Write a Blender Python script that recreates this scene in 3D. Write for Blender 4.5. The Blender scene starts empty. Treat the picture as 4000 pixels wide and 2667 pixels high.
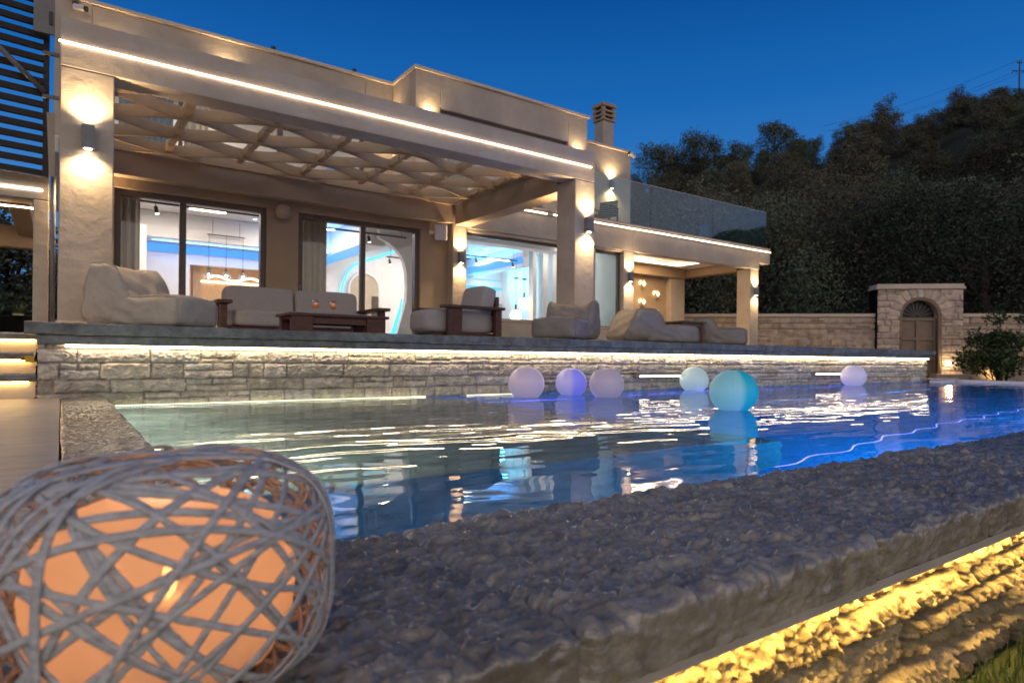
import bpy, bmesh, math, random
import numpy as np
from mathutils import Vector, Matrix, Euler
random.seed(7); RNG=np.random.default_rng(11)
C=bpy.context.scene.collection
SC=bpy.context.scene
R=math.radians
K=1.1407            # house plan units -> metres
FL=.26              # terrace floor level (the camera's eye is level 0)
WAT=-.5; COP=-.40; GND=-.95

# ------------------------------------------------------------------ noise
def _hash(ix,iy,seed):
    n=(ix.astype(np.int64)*374761393+iy.astype(np.int64)*668265263+seed*362437)&0xffffffff
    n=((n^(n>>13))*1274126177)&0xffffffff
    n=((n^(n>>16))*2246822519)&0xffffffff
    return ((n^(n>>15))&0xffffff)/float(0xffffff)
def vnoise(x,y,seed=0):
    ix=np.floor(x);iy=np.floor(y);fx=x-ix;fy=y-iy
    fx=fx*fx*fx*(fx*(fx*6-15)+10);fy=fy*fy*fy*(fy*(fy*6-15)+10)
    a=_hash(ix,iy,seed);b=_hash(ix+1,iy,seed);c=_hash(ix,iy+1,seed);d=_hash(ix+1,iy+1,seed)
    return (a*(1-fx)+b*fx)*(1-fy)+(c*(1-fx)+d*fx)*fy
def fbm(x,y,o=4,seed=0):
    s=0;a=.5
    for k in range(o):
        s=s+a*(vnoise(x,y,seed+k)-.5)*2;x=x*2.03+3.1;y=y*2.03+1.7;a*=.5
    return s
def worley(x,y,seed=0):
    ix=np.floor(x);iy=np.floor(y);f1=np.full(x.shape,9.);f2=np.full(x.shape,9.)
    for dx in(-1,0,1):
        for dy in(-1,0,1):
            cx=ix+dx;cy=iy+dy
            px=cx+_hash(cx,cy,seed);py=cy+_hash(cx,cy,seed+77)
            d=np.hypot(x-px,y-py)
            f2=np.minimum(f2,np.maximum(f1,d));f1=np.minimum(f1,d)
    return f1,f2
def chips(u,v,s,seed=0,asp=1.6):
    """conchoidal, hammered stone: shallow bowls between sharp ridges, 0..1"""
    x=u/(s*asp);y=v/s
    wx=fbm(x*.55,y*.55,4,seed+5)*1.9;wy=fbm(x*.55+9,y*.55,4,seed+9)*1.9
    f1,f2=worley(x+wx,y+wy,seed)
    g1,g2=worley(x*2.3+wy,y*2.3+wx,seed+3)
    return np.clip(f1*.55+f1*f1*.45+.20*g1+.22*fbm(x*.5,y*.5,2,seed+20)-.12,-.1,1.3)

# ------------------------------------------------------------------ materials
def newmat(name):
    m=bpy.data.materials.new(name);m.use_nodes=True
    nt=m.node_tree
    return m,nt,nt.nodes['Principled BSDF']
def N(nt,t,**kw):
    n=nt.nodes.new(t)
    for k,v in kw.items():
        if hasattr(n,k): setattr(n,k,v)
        else: n.inputs[k.replace('_',' ')].default_value=v
    return n
def surf(name,col,rough=.6,var=.12,scale=6,bump=0,bscale=40,spec=.4,metal=0,attr=False,stretch=None,col2=None,detail=6,bdist=.01):
    m,nt,b=newmat(name)
    tc=N(nt,'ShaderNodeTexCoord');src=tc.outputs['Object']
    if stretch:
        mp=N(nt,'ShaderNodeMapping');mp.inputs['Scale'].default_value=stretch
        nt.links.new(src,mp.inputs[0]);src=mp.outputs[0]
    n=N(nt,'ShaderNodeTexNoise');n.inputs['Scale'].default_value=scale;n.inputs['Detail'].default_value=detail;n.inputs['Roughness'].default_value=.62
    nt.links.new(src,n.inputs['Vector'])
    rp=N(nt,'ShaderNodeValToRGB')
    c2=col2 or tuple(c*(1-var*1.6) for c in col);c1=tuple(min(1,c*(1+var)) for c in col)
    rp.color_ramp.elements[0].position=.3;rp.color_ramp.elements[1].position=.7
    rp.color_ramp.elements[0].color=(*c2,1);rp.color_ramp.elements[1].color=(*c1,1)
    nt.links.new(n.outputs['Fac'],rp.inputs[0]);out=rp.outputs[0]
    if attr:
        a=N(nt,'ShaderNodeAttribute',attribute_name='Col')
        mx=N(nt,'ShaderNodeMix',data_type='RGBA',blend_type='MULTIPLY');mx.inputs[0].default_value=1
        nt.links.new(out,mx.inputs[6]);nt.links.new(a.outputs['Color'],mx.inputs[7]);out=mx.outputs[2]
    nt.links.new(out,b.inputs['Base Color'])
    b.inputs['Roughness'].default_value=rough;b.inputs['Specular IOR Level'].default_value=spec;b.inputs['Metallic'].default_value=metal
    r2=N(nt,'ShaderNodeMapRange');r2.inputs[3].default_value=max(.03,rough-.1);r2.inputs[4].default_value=min(1,rough+.1)
    nt.links.new(n.outputs['Fac'],r2.inputs[0]);nt.links.new(r2.outputs[0],b.inputs['Roughness'])
    if bump:
        n2=N(nt,'ShaderNodeTexNoise');n2.inputs['Scale'].default_value=bscale;n2.inputs['Detail'].default_value=8
        nt.links.new(src,n2.inputs['Vector'])
        bp=N(nt,'ShaderNodeBump');bp.inputs['Strength'].default_value=bump;bp.inputs['Distance'].default_value=bdist
        nt.links.new(n2.outputs['Fac'],bp.inputs['Height']);nt.links.new(bp.outputs[0],b.inputs['Normal'])
    return m
def emis(name,col,s):
    m,nt,b=newmat(name)
    b.inputs['Base Color'].default_value=(.8,.8,.8,1) if min(col)>.15 else (.05,.05,.05,1)
    b.inputs['Emission Color'].default_value=(*col,1);b.inputs['Emission Strength'].default_value=s
    return m
def glass(name,tint=(.96,.98,.98),rough=0,boost=1.0,ior=1.5):
    m,nt,b=newmat(name);nt.nodes.remove(b)
    o=nt.nodes['Material Output']
    t=N(nt,'ShaderNodeBsdfTransparent');t.inputs[0].default_value=(*tint,1)
    g=N(nt,'ShaderNodeBsdfGlossy');g.inputs['Roughness'].default_value=rough
    f=N(nt,'ShaderNodeFresnel');ge=N(nt,'ShaderNodeNewGeometry');mi=N(nt,'ShaderNodeMapRange');mi.inputs[3].default_value=ior;mi.inputs[4].default_value=1/ior
    nt.links.new(ge.outputs['Backfacing'],mi.inputs[0]);nt.links.new(mi.outputs[0],f.inputs['IOR'])
    mu=N(nt,'ShaderNodeMath',operation='MULTIPLY',use_clamp=True);mu.inputs[1].default_value=boost
    mx=N(nt,'ShaderNodeMixShader')
    nt.links.new(f.outputs[0],mu.inputs[0]);nt.links.new(mu.outputs[0],mx.inputs[0]);nt.links.new(t.outputs[0],mx.inputs[1]);nt.links.new(g.outputs[0],mx.inputs[2])
    nt.links.new(mx.outputs[0],o.inputs[0]);return m

WARM=(1,.72,.42);WARMW=(1,.8,.58)
M=dict(
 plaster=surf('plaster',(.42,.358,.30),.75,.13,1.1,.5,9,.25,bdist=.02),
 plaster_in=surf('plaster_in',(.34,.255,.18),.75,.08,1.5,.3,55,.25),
 trim=surf('parapet_trim',(.55,.46,.38),.7,.08,2,.2,60),
 painted=surf('painted_timber',(.38,.265,.165),.6,.1,3,.15,60,stretch=(.3,2,2)),
 darkwood=surf('dark_timber',(.028,.022,.02),.6,.3,8,.2,60,stretch=(.4,4,4)),
 alu=surf('brown_aluminium',(.085,.06,.048),.4,.08,3,0,1,.5),
 steel=surf('grey_steel',(.17,.16,.165),.5,.12,5,.1,50,.5),
 lampgrey=surf('lamp_grey',(.16,.16,.17),.45,.08,10,0,1,.5),
 white=surf('white_paint',(.76,.74,.74),.6,.03,2,.05,40,.3),
 ceiling=surf('ceiling_paint',(.74,.72,.70),.7,.02,2),
 tile=surf('floor_tile',(.42,.39,.36),.35,.08,3,.05,30),
 paving=surf('timber_look_paving',(.54,.45,.37),.42,.2,2.2,.25,20,.45,stretch=(1.2,9,1)),
 terrace=surf('terrace_paving',(.42,.38,.34),.5,.15,4,.2,40),
 slate=surf('wet_slate',(.33,.285,.235),.17,.3,14,.35,170,1.0,attr=True,bdist=.006),
 coping=surf('blue_grey_coping',(.17,.185,.19),.5,.35,8,.5,110,.4,attr=True,bdist=.006),
 stone=surf('ashlar_stone',(.50,.46,.40),.72,.25,10,.6,90,.3,attr=True,bdist=.008),
 golden=surf('rock_face_stone',(.30,.235,.14),.7,.3,14,.7,120,.35,attr=True,bdist=.006),
 pinkstone=surf('garden_wall_stone',(.48,.385,.325),.85,.2,5,.6,50,.2,attr=True,bdist=.02),
 canvas=surf('taupe_canvas',(.42,.37,.31),.85,.08,6,.3,260,.15,bdist=.002),
 canvas_dark=surf('grey_canvas',(.25,.225,.205),.85,.08,6,.3,260,.15,bdist=.002),
 fabric=surf('grey_upholstery',(.33,.305,.30),.9,.06,30,.4,380,.1,bdist=.002),
 teak=surf('oiled_teak',(.085,.032,.022),.45,.35,7,.2,60,.4,stretch=(1,8,8)),
 teak2=surf('weathered_teak',(.13,.08,.05),.55,.3,7,.2,60,.4,stretch=(4,4,1)),
 black=surf('black_metal',(.02,.02,.022),.4,.1,10),
 wplastic=surf('white_plastic',(.62,.6,.62),.4,.03,6),
 rope=surf('whitewashed_cane',(.56,.55,.55),.6,.22,60,.6,260,.3,bdist=.002,stretch=(1,1,3)),
 lawn=surf('lawn_soil',(.035,.05,.02),.9,.4,12,.8,60),
 leaf=surf('olive_leaf',(.085,.095,.068),.7,.4,1.2,0,1,.25),
 leaf2=surf('oak_leaf',(.095,.09,.065),.7,.4,1.2,0,1,.25),
 leaf3=surf('shrub_leaf',(.05,.085,.028),.6,.4,4,0,1,.3),
 bark=surf('bark',(.06,.045,.035),.9,.3,12,.6,30),
 hill=surf('hill_scrub',(.03,.034,.02),.95,.4,.4,.8,3),
 gate=surf('gate_paint',(.23,.165,.125),.6,.1,3),
 pooltile=surf('pool_tile',(.12,.40,.62),.4,.08,5),
 poolstep=surf('pool_shelf_stone',(.44,.44,.36),.6,.2,5,.3,30),
 curtain=surf('linen_curtain',(.5,.44,.36),.9,.05,5),
 bluecurtain=surf('blue_curtain',(.06,.16,.30),.9,.15,5),
 ribs=surf('beige_ribbed_panel',(.5,.43,.33),.7,.05,5),
 warmpanel=surf('oak_veneer',(.45,.28,.15),.5,.15,4,stretch=(6,6,1)),
 red=surf('red_cloth',(.5,.06,.05),.7,.2,9),
 yellowbox=surf('yellow_plastic',(.5,.36,.04),.5,.05,5),
 doorglass=glass('door_glass',(.93,.95,.95),0,1.1),
 balglass=glass('balustrade_glass',(.86,.96,.97),.03,1.4),
 drinkglass=glass('drink_glass',(.93,.95,.97),.05,3.2),
 led=emis('warm_led',(1,.74,.50),7.5),
 led_coping=emis('coping_led',(1,.78,.50),12),
 led_amber=emis('amber_led',(1,.64,.17),130),
 led_step=emis('step_led',(1,.62,.17),15),
 led_white=emis('cool_white_led',(1,.86,.72),8),
 led_dot=emis('waterline_led',(1,.88,.5),1.3),
 lens=emis('lamp_lens',(1,.8,.5),30),
 blue=emis('blue_cove_led',(.02,.30,1),.85),
 cyan=emis('cyan_neon',(.03,.62,.9),1.5),
 cyanband=emis('cyan_cove_led',(.02,.5,.8),1.0),
 violet=emis('violet_rope_led',(.09,.08,1),3.0),
 azure=emis('azure_rope_led',(.03,.32,1),2.6),
 lilacrope=emis('lilac_rope_led',(.28,.2,1),3.2),
 bulb=emis('filament_bulb',(1,.66,.28),12),
 globe=emis('opal_globe',(1,.74,.36),2.2),
 spot=emis('spot_lens',(1,.85,.6),9),
 diamond=emis('diamond_light',(1,.72,.32),4),
 gatelamp=emis('square_lamp',(1,.62,.25),9),
)
def translucent(name,col,e):
    m,nt,b=newmat(name);nt.nodes.remove(b);o=nt.nodes['Material Output']
    d=N(nt,'ShaderNodeBsdfDiffuse');d.inputs[0].default_value=(*col,1)
    t=N(nt,'ShaderNodeBsdfTranslucent');t.inputs[0].default_value=(*col,1)
    x=N(nt,'ShaderNodeMixShader');x.inputs[0].default_value=e
    y=N(nt,'ShaderNodeMixShader');y.inputs[0].default_value=.03;z=N(nt,'ShaderNodeBsdfTransparent')
    nt.links.new(d.outputs[0],x.inputs[1]);nt.links.new(t.outputs[0],x.inputs[2]);nt.links.new(x.outputs[0],y.inputs[1]);nt.links.new(z.outputs[0],y.inputs[2]);nt.links.new(y.outputs[0],o.inputs[0]);return m
def leaf_variation(m,lo,hi):
    nt=m.node_tree;b=nt.nodes['Principled BSDF'];src=b.inputs['Base Color'].links[0].from_socket
    oi=N(nt,'ShaderNodeObjectInfo');r=N(nt,'ShaderNodeValToRGB');r.color_ramp.elements[0].color=(*lo,1);r.color_ramp.elements[1].color=(*hi,1)
    nt.links.new(oi.outputs['Random'],r.inputs[0]);mx=N(nt,'ShaderNodeMix',data_type='RGBA',blend_type='MULTIPLY');mx.inputs[0].default_value=1
    nt.links.new(src,mx.inputs[6]);nt.links.new(r.outputs[0],mx.inputs[7]);nt.links.new(mx.outputs[2],b.inputs['Base Color'])
leaf_variation(M['leaf'],(.5,.55,.5),(1.9,2.05,1.85));leaf_variation(M['leaf2'],(.5,.52,.48),(1.8,1.8,1.65))
M['shade']=translucent('salmon_shade',(.74,.60,.50),.5)
def drink():
    m,nt,b=newmat('orange_drink');b.inputs['Base Color'].default_value=(.75,.2,.02,1);b.inputs['Roughness'].default_value=.15
    b.inputs['Emission Color'].default_value=(1,.28,.02,1);b.inputs['Emission Strength'].default_value=.12;return m
M['drink']=drink()
def water_mat():
    m,nt,b=newmat('pool_water');nt.nodes.remove(b);o=nt.nodes['Material Output']
    g=N(nt,'ShaderNodeBsdfGlossy');g.inputs['Roughness'].default_value=.012
    t=N(nt,'ShaderNodeBsdfRefraction');t.inputs['IOR'].default_value=1.33;t.inputs['Color'].default_value=(.80,.92,.97,1);t.inputs['Roughness'].default_value=0
    f=N(nt,'ShaderNodeFresnel');f.inputs['IOR'].default_value=1.33
    tc=N(nt,'ShaderNodeTexCoord');n=N(nt,'ShaderNodeTexNoise');n.inputs['Scale'].default_value=9;n.inputs['Detail'].default_value=2
    nt.links.new(tc.outputs['Object'],n.inputs['Vector'])
    bp=N(nt,'ShaderNodeBump');bp.inputs['Strength'].default_value=.02;bp.inputs['Distance'].default_value=.01
    nt.links.new(n.outputs['Fac'],bp.inputs['Height'])
    for s in(g,t): nt.links.new(bp.outputs[0],s.inputs['Normal'])
    x=N(nt,'ShaderNodeMixShader');nt.links.new(f.outputs[0],x.inputs[0]);nt.links.new(t.outputs[0],x.inputs[1]);nt.links.new(g.outputs[0],x.inputs[2])
    nt.links.new(x.outputs[0],o.inputs[0]);return m
M['water']=water_mat()

# ------------------------------------------------------------------ object helpers
def tag(o,label=None,cat=None,group=None,kind=None):
    if label: o['label']=label
    if cat: o['category']=cat
    if group: o['group']=group
    if kind: o['kind']=kind
    return o
def thing(name,loc,label,cat,group=None,rz=0):
    o=bpy.data.objects.new(name,None);C.objects.link(o);o.location=loc;o.rotation_euler=(0,0,rz)
    o.empty_display_size=.1
    return tag(o,label,cat,group)
def wloc(p):
    v=Vector((0,0,0))
    while p: v+=Vector(p.location);p=p.parent
    return v
def dup(root,loc,rz=None,label=None,scale=None):
    r=root.copy();C.objects.link(r);r.location=loc
    if rz is not None: r.rotation_euler=(0,0,rz)
    if label: r['label']=label
    if scale: r.scale=scale
    def rec(a,b):
        for ch in list(a.children):
            c=ch.copy();C.objects.link(c);c.parent=b;rec(ch,c)
    rec(root,r);return r
def finish(name,me,mat,parent=None,smooth=False,bevel=0,seg=2,sub=0):
    o=bpy.data.objects.new(name,me);C.objects.link(o)
    if mat: me.materials.append(mat)
    if parent is not None: o.parent=parent
    if smooth: me.polygons.foreach_set('use_smooth',[True]*len(me.polygons))
    if bevel:
        b=o.modifiers.new('bevel','BEVEL');b.width=bevel;b.segments=seg;b.limit_method='ANGLE';b.angle_limit=R(40)
    if sub:
        s=o.modifiers.new('sub','SUBSURF');s.levels=s.render_levels=sub
    me.update();return o
class MB:
    def __init__(s): s.v=[];s.f=[]
    def add(s,vs,fs):
        n=len(s.v);s.v+= [tuple(p) for p in vs];s.f+=[tuple(i+n for i in f) for f in fs];return s
    def box(s,x0,x1,y0,y1,z0,z1):
        return s.add([(x0,y0,z0),(x1,y0,z0),(x1,y1,z0),(x0,y1,z0),(x0,y0,z1),(x1,y0,z1),(x1,y1,z1),(x0,y1,z1)],
            [(3,2,1,0),(4,5,6,7),(0,1,5,4),(1,2,6,5),(2,3,7,6),(3,0,4,7)])
    def tube(s,pts,r,n=8,caps=True,closed=False):
        pts=[Vector(p) for p in pts];m=len(pts);vs=[];fs=[]
        rs=r if isinstance(r,(list,tuple)) else [r]*m
        up=None
        for i,p in enumerate(pts):
            if closed: d=pts[(i+1)%m]-pts[i-1]
            else: d=pts[min(i+1,m-1)]-pts[max(i-1,0)]
            d.normalize()
            if up is None:
                up=Vector((0,0,1)) if abs(d.z)<.9 else Vector((1,0,0))
            a=d.cross(up).normalized();up=a.cross(d).normalized()
            for k in range(n):
                t=2*math.pi*k/n;vs.append(p+(a*math.cos(t)+up*math.sin(t))*rs[i])
        for i in range(m if closed else m-1):
            j=(i+1)%m
            for k in range(n):
                l=(k+1)%n;fs.append((i*n+k,i*n+l,j*n+l,j*n+k))
        if caps and not closed: fs+= [tuple(range(n))[::-1],tuple((m-1)*n+k for k in range(n))]
        return s.add(vs,fs)
    def lathe(s,prof,c=(0,0,0),n=24,sx=1,sy=1):
        vs=[];fs=[];m=len(prof)
        for r,z in prof:
            for k in range(n):
                t=2*math.pi*k/n;vs.append((c[0]+r*sx*math.cos(t),c[1]+r*sy*math.sin(t),c[2]+z))
        for i in range(m-1):
            for k in range(n):
                l=(k+1)%n;fs.append((i*n+k,i*n+l,(i+1)*n+l,(i+1)*n+k))
        return s.add(vs,fs)
    def prism(s,poly,axis,a0,a1):
        """poly of 2-D points extruded along axis ('x','y','z')"""
        def P(p,a): return {'x':(a,p[0],p[1]),'y':(p[0],a,p[1]),'z':(p[0],p[1],a)}[axis]
        n=len(poly)
        return s.add([P(p,a0) for p in poly]+[P(p,a1) for p in poly],
            [tuple(range(n))[::-1],tuple(range(n,2*n))]+[(i,(i+1)%n,n+(i+1)%n,n+i) for i in range(n)])
    def build(s,name,mat,parent=None,k=1,smooth=False,bevel=0,sub=0,local=False,kind=None):
        L=Vector((0,0,0)) if (local or parent is None) else wloc(parent)
        me=bpy.data.meshes.new(name)
        me.from_pydata([(p[0]*k-L.x,p[1]*k-L.y,p[2]*k-L.z) for p in s.v],[],s.f)
        o=finish(name,me,mat,parent,smooth,bevel,2,sub)
        if kind:o['kind']=kind
        return o
def grid_mesh(name,P,mat,parent=None,smooth=True,cols=None):
    n,m=P.shape[:2]
    L=np.array(wloc(parent)) if parent is not None else np.zeros(3)
    me=bpy.data.meshes.new(name)
    me.vertices.add(n*m);me.vertices.foreach_set('co',(P-L).astype(np.float32).ravel())
    i=np.arange(n*m).reshape(n,m)
    q=np.stack([i[:-1,:-1],i[1:,:-1],i[1:,1:],i[:-1,1:]],-1).reshape(-1,4)
    me.loops.add(q.size);me.loops.foreach_set('vertex_index',q.ravel().astype(np.int32))
    me.polygons.add(len(q));me.polygons.foreach_set('loop_start',(np.arange(len(q))*4).astype(np.int32))
    me.polygons.foreach_set('loop_total',np.full(len(q),4,np.int32))
    me.update(calc_edges=True)
    if cols is not None:
        a=me.color_attributes.new('Col','FLOAT_COLOR','POINT')
        c=np.ones((n*m,4),np.float32);c[:,:3]=cols.reshape(-1,3);a.data.foreach_set('color',c.ravel())
    return finish(name,me,mat,parent,smooth)
def light(name,kind,loc,col,power,parent=None,size=.02,rot=(0,0,0),angle=None,blend=.6,size_y=None):
    d=bpy.data.lights.new(name,kind);d.color=col;d.energy=power
    if kind=='AREA':
        d.size=size
        if size_y: d.shape='RECTANGLE';d.size_y=size_y
    else: d.shadow_soft_size=size
    if kind=='SPOT': d.spot_size=angle or R(100);d.spot_blend=blend
    o=bpy.data.objects.new(name,d);C.objects.link(o)
    if parent is not None: o.parent=parent;o.location=Vector(loc)-wloc(parent)
    else:o.location=loc
    o.rotation_euler=rot;return o

# stone helpers --------------------------------------------------------
def stone_layout(xs,zs,rows,wmin,wmax,seed,joint=.012,bulge=.02,split=.2,jdep=.018):
    rg=random.Random(seed);X,Z=np.meshgrid(xs,zs,indexing='ij')
    h=np.zeros_like(X);col=np.ones(X.shape+(3,))*.55
    jx=X+fbm(X*9,Z*9,2,seed)*.012;jz=Z+fbm(X*7+5,Z*7,2,seed+4)*.010
    h[:]=-jdep
    z0=zs[0]
    rects=[];taken={}
    z=zs[0]-.02
    for ri,rh in enumerate(rows):
        x=xs[0]-rg.random()*wmin
        while x<xs[-1]:
            w=rg.uniform(wmin,wmax)
            if rg.random()<split:
                m=rg.uniform(.35,.65);rects+= [(x,x+w,z,z+rh*m),(x,x+w*rg.uniform(.4,.6),z+rh*m,z+rh)];q=rects[-1];rects.append((q[1],x+w,z+rh*m,z+rh))
            elif rg.random()<.25:
                w*=.38;rects.append((x,x+w,z,z+rh))
            else: rects.append((x,x+w,z,z+rh))
            x+=w
        z+=rh
    for a,b,c,d in rects:
        i0,i1=np.searchsorted(xs,[a-.03,b+.03]);k0,k1=np.searchsorted(zs,[c-.03,d+.03])
        if i1<=i0 or k1<=k0: continue
        s=(slice(i0,i1),slice(k0,k1))
        dd=np.minimum(np.minimum(jx[s]-a,b-jx[s]),np.minimum(jz[s]-c,d-jz[s]))-joint*.5
        ins=dd>0
        hh=bulge*(1-np.exp(-np.maximum(dd,0)/.012))+rg.uniform(-.006,.008)
        h[s]=np.where(ins,hh,h[s])
        t=rg.uniform(.8,1.15);tc=np.array([t*rg.uniform(.97,1.05),t,t*rg.uniform(.9,1.05)])
        col[s]=np.where(ins[...,None],tc,col[s])
    return X,Z,h,col
def rock_strip(name,prof,a0,a1,da,ds,amp,cs,mat,parent,seed,axis='x',joints=.8,asp=1.5,edge=.012,jd=.006):
    """a rough stone slab course: profile polyline (b,z) swept along an axis, hammered all over"""
    pr=[Vector(p) for p in prof];pts=[];nor=[]
    for i in range(len(pr)-1):
        L=(pr[i+1]-pr[i]).length;n=max(2,int(L/ds))
        d=(pr[i+1]-pr[i]).normalized();nn=Vector((-d.y,d.x))
        for k in range(n): pts.append(pr[i].lerp(pr[i+1],k/n));nor.append(nn)
    pts.append(pr[-1]);nor.append(nor[-1])
    P=np.array([p[:] for p in pts]);Nn=np.array([n[:] for n in nor])
    for _ in range(max(2,int(edge/ds))):
        P[1:-1]=.25*P[:-2]+.5*P[1:-1]+.25*P[2:];Nn[1:-1]=.25*Nn[:-2]+.5*Nn[1:-1]+.25*Nn[2:]
    Nn/=np.linalg.norm(Nn,axis=1)[:,None]
    s=np.concatenate([[0],np.cumsum(np.linalg.norm(np.diff(P,axis=0),axis=1))])
    A=np.arange(a0,a1+da*.5,da);U,S=np.meshgrid(A,s,indexing='ij')
    fz_=(.38+.62*np.clip(Nn[:,1],0,1))[None,:]
    h=(chips(U,S,cs,seed,asp)+.16*fbm(U/cs*1.6,S/cs*2.0,2,seed+70)+fbm(U*3,S*3,3,seed+50)*.6)*amp*fz_
    rg=random.Random(seed);x=a0+rg.uniform(.3,.8)*joints;tint=np.ones(U.shape);prev=a0
    while prev<a1:
        m=(U>=prev)&(U<x);tint[m]=rg.uniform(.82,1.12);h[m]+=rg.uniform(-.3,.3)*amp
        h-= jd*np.exp(-((U-x+fbm(S*8,U*0+x,2,seed)*.01)/.009)**2)
        prev=x;x+=joints*rg.uniform(.8,1.25)
    B=P[None,:,0]+Nn[None,:,0]*h;Z=P[None,:,1]+Nn[None,:,1]*h
    Q=np.stack([U,B,Z],-1) if axis=='x' else np.stack([B,U,Z],-1)
    c=np.repeat(tint[...,None],3,-1)*(.9+.2*fbm(U*4,S*4,3,seed+8))[...,None]
    return grid_mesh(name,Q,mat,parent,True,c)
def soft_box(sx,sy,sz,p=5,n=14,deform=None,wr=.0,seed=0):
    """an upholstered block: a cube grid pushed onto a superellipsoid"""
    vs={};V=[];F=[]
    def idx(q):
        key=tuple(round(t,5) for t in q)
        if key not in vs: vs[key]=len(V);V.append(q)
        return vs[key]
    for ax in range(3):
        for sg in(-1,1):
            for i in range(n):
                for j in range(n):
                    c=[]
                    for (a,b) in((i,j),(i+1,j),(i+1,j+1),(i,j+1)):
                        q=[0,0,0];q[ax]=sg;q[(ax+1)%3]=math.sin((2*a/n-1)*math.pi/2)*.35+(2*a/n-1)*.65;q[(ax+2)%3]=math.sin((2*b/n-1)*math.pi/2)*.35+(2*b/n-1)*.65
                        c.append(idx(q))
                    F.append(tuple(c) if sg>0 else tuple(c[::-1]))
    V=np.array(V,float);nrm=(np.abs(V)**p).sum(1)**(1/p);V/=nrm[:,None]
    d=V/np.linalg.norm(V,axis=1)[:,None]
    W=V*np.array([sx,sy,sz])/2
    if deform: W=deform(W,V)
    if wr:
        a=fbm(W[:,0]*6+W[:,2]*5+seed,W[:,1]*6-W[:,2]*4,3,seed);b=np.abs(fbm(W[:,0]*4+W[:,2]*7,W[:,1]*5+seed,2,seed+3))
        c=np.abs(fbm(W[:,0]*9-W[:,1]*6+seed*2,W[:,2]*8+W[:,1]*5,2,seed+9))
        W=W+d*(a*wr-1.3*b*wr+.7*wr*np.exp(-c*14)-.5*wr)[:,None]
    return W,F
def soft(name,W,F,mat,parent,off=(0,0,0),rot=None,sub=1):
    me=bpy.data.meshes.new(name);Rm=Euler(rot).to_matrix() if rot else None
    me.from_pydata([tuple((Rm@Vector(w) if Rm else Vector(w))+Vector(off)) for w in W],[],F)
    return finish(name,me,mat,parent,True,0,2,sub)

# ================================================================== SETTING
# lawn: one sheet to the horizon
_x=[-600,.22,18.35,900];_y=[-600,1.16,7.2,900]
o=MB().add([(x,y,GND) for y in _y for x in _x],[(j*4+i,j*4+i+1,j*4+i+5,j*4+i+4) for j in range(3) for i in range(3) if (i,j)!=(1,1)]).build('lawn',M['lawn'],kind='structure')
# paved deck beside the pool
dk=MB()
for i in range(22):
    y0=.78+i*.285
    for j in range(3):
        x1=-.004-j*1.21;dk.box(x1-1.205,x1,y0,y0+.281,-.45,-.405)
o=dk.build('deck',M['paving'],kind='structure',bevel=.003)
MB().box(-3.65,-.002,.70,7.1,GND+.004,-.452).build('deck_base',M['terrace'],kind='structure')
# terrace floor
MB().box(-.15,17.55,7.30,22,GND+.004,FL-.012).build('terrace_floor',M['terrace'],kind='structure')
# pool basin: floor, shelf, walls
pb=MB()
pb.box(.2,18.3,1.2,7.2,-2.1,-2.0)                 # floor
pb.box(.10,18.4,1.14,1.34,-2.0,-.53)              # near wall
pb.box(18.2,18.4,1.34,7.0,-2.0,-.515)             # end wall
pb.box(.10,.30,1.34,7.0,-2.0,-.53)
pb.box(.3,18.2,7.07,7.15,-2.0,-.59)
o=pb.build('pool_basin',M['pooltile'],kind='structure')
sh=MB();sh.box(.31,3.75,2.6,7.05,-1.99,-.72);sh.box(3.75,4.15,2.6,7.05,-1.99,-1.0)
sh.build('pool_shelf',M['poolstep'],kind='structure',bevel=.02)
# water surface: long gentle ripples
xs=np.concatenate([np.arange(.31,6,.026),np.arange(6,11,.04),np.arange(11,18.21,.06)])
ys=np.concatenate([np.arange(1.30,4.0,.020),np.arange(4.0,7.08,.03)])
X,Y=np.meshgrid(xs,ys,indexing='ij')
w=np.zeros_like(X);rg=random.Random(5)
for i in range(34):
    lam=rg.choice([.14,.18,.22,.28,.36,.5,.8,1.2])*rg.uniform(.85,1.15)
    th=math.pi/2+rg.gauss(0,.26);k=2*math.pi/lam
    wx=fbm(X*.35+i,Y*.6,2,i)*1.5
    w+=.00030*lam**.9/.35*np.sin(k*(X*math.cos(th)+Y*math.sin(th))+rg.uniform(0,6.3)+wx*1.5)
near=np.clip((Y-1.3)/2.2,0,1)
w*=.32+.40*near
w+=.0022*fbm(X*.8,Y*2.0,2,91)*(.3+.5*near)
for cx,cy in((4.81,6.53),(5.7,6.62),(5.74,6.08),(8.27,6.70),(5.51,3.96),(13.2,6.7),(4.4,4.6),(2.3,4.9),(7.6,5.2)):
    r=np.hypot(X-cx,Y-cy);w+=.0006*np.sin(2*math.pi*r/.24)*np.exp(-r/.55)
grid_mesh('water',np.stack([X,Y,WAT+w],-1),M['water'])['kind']='structure'
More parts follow.
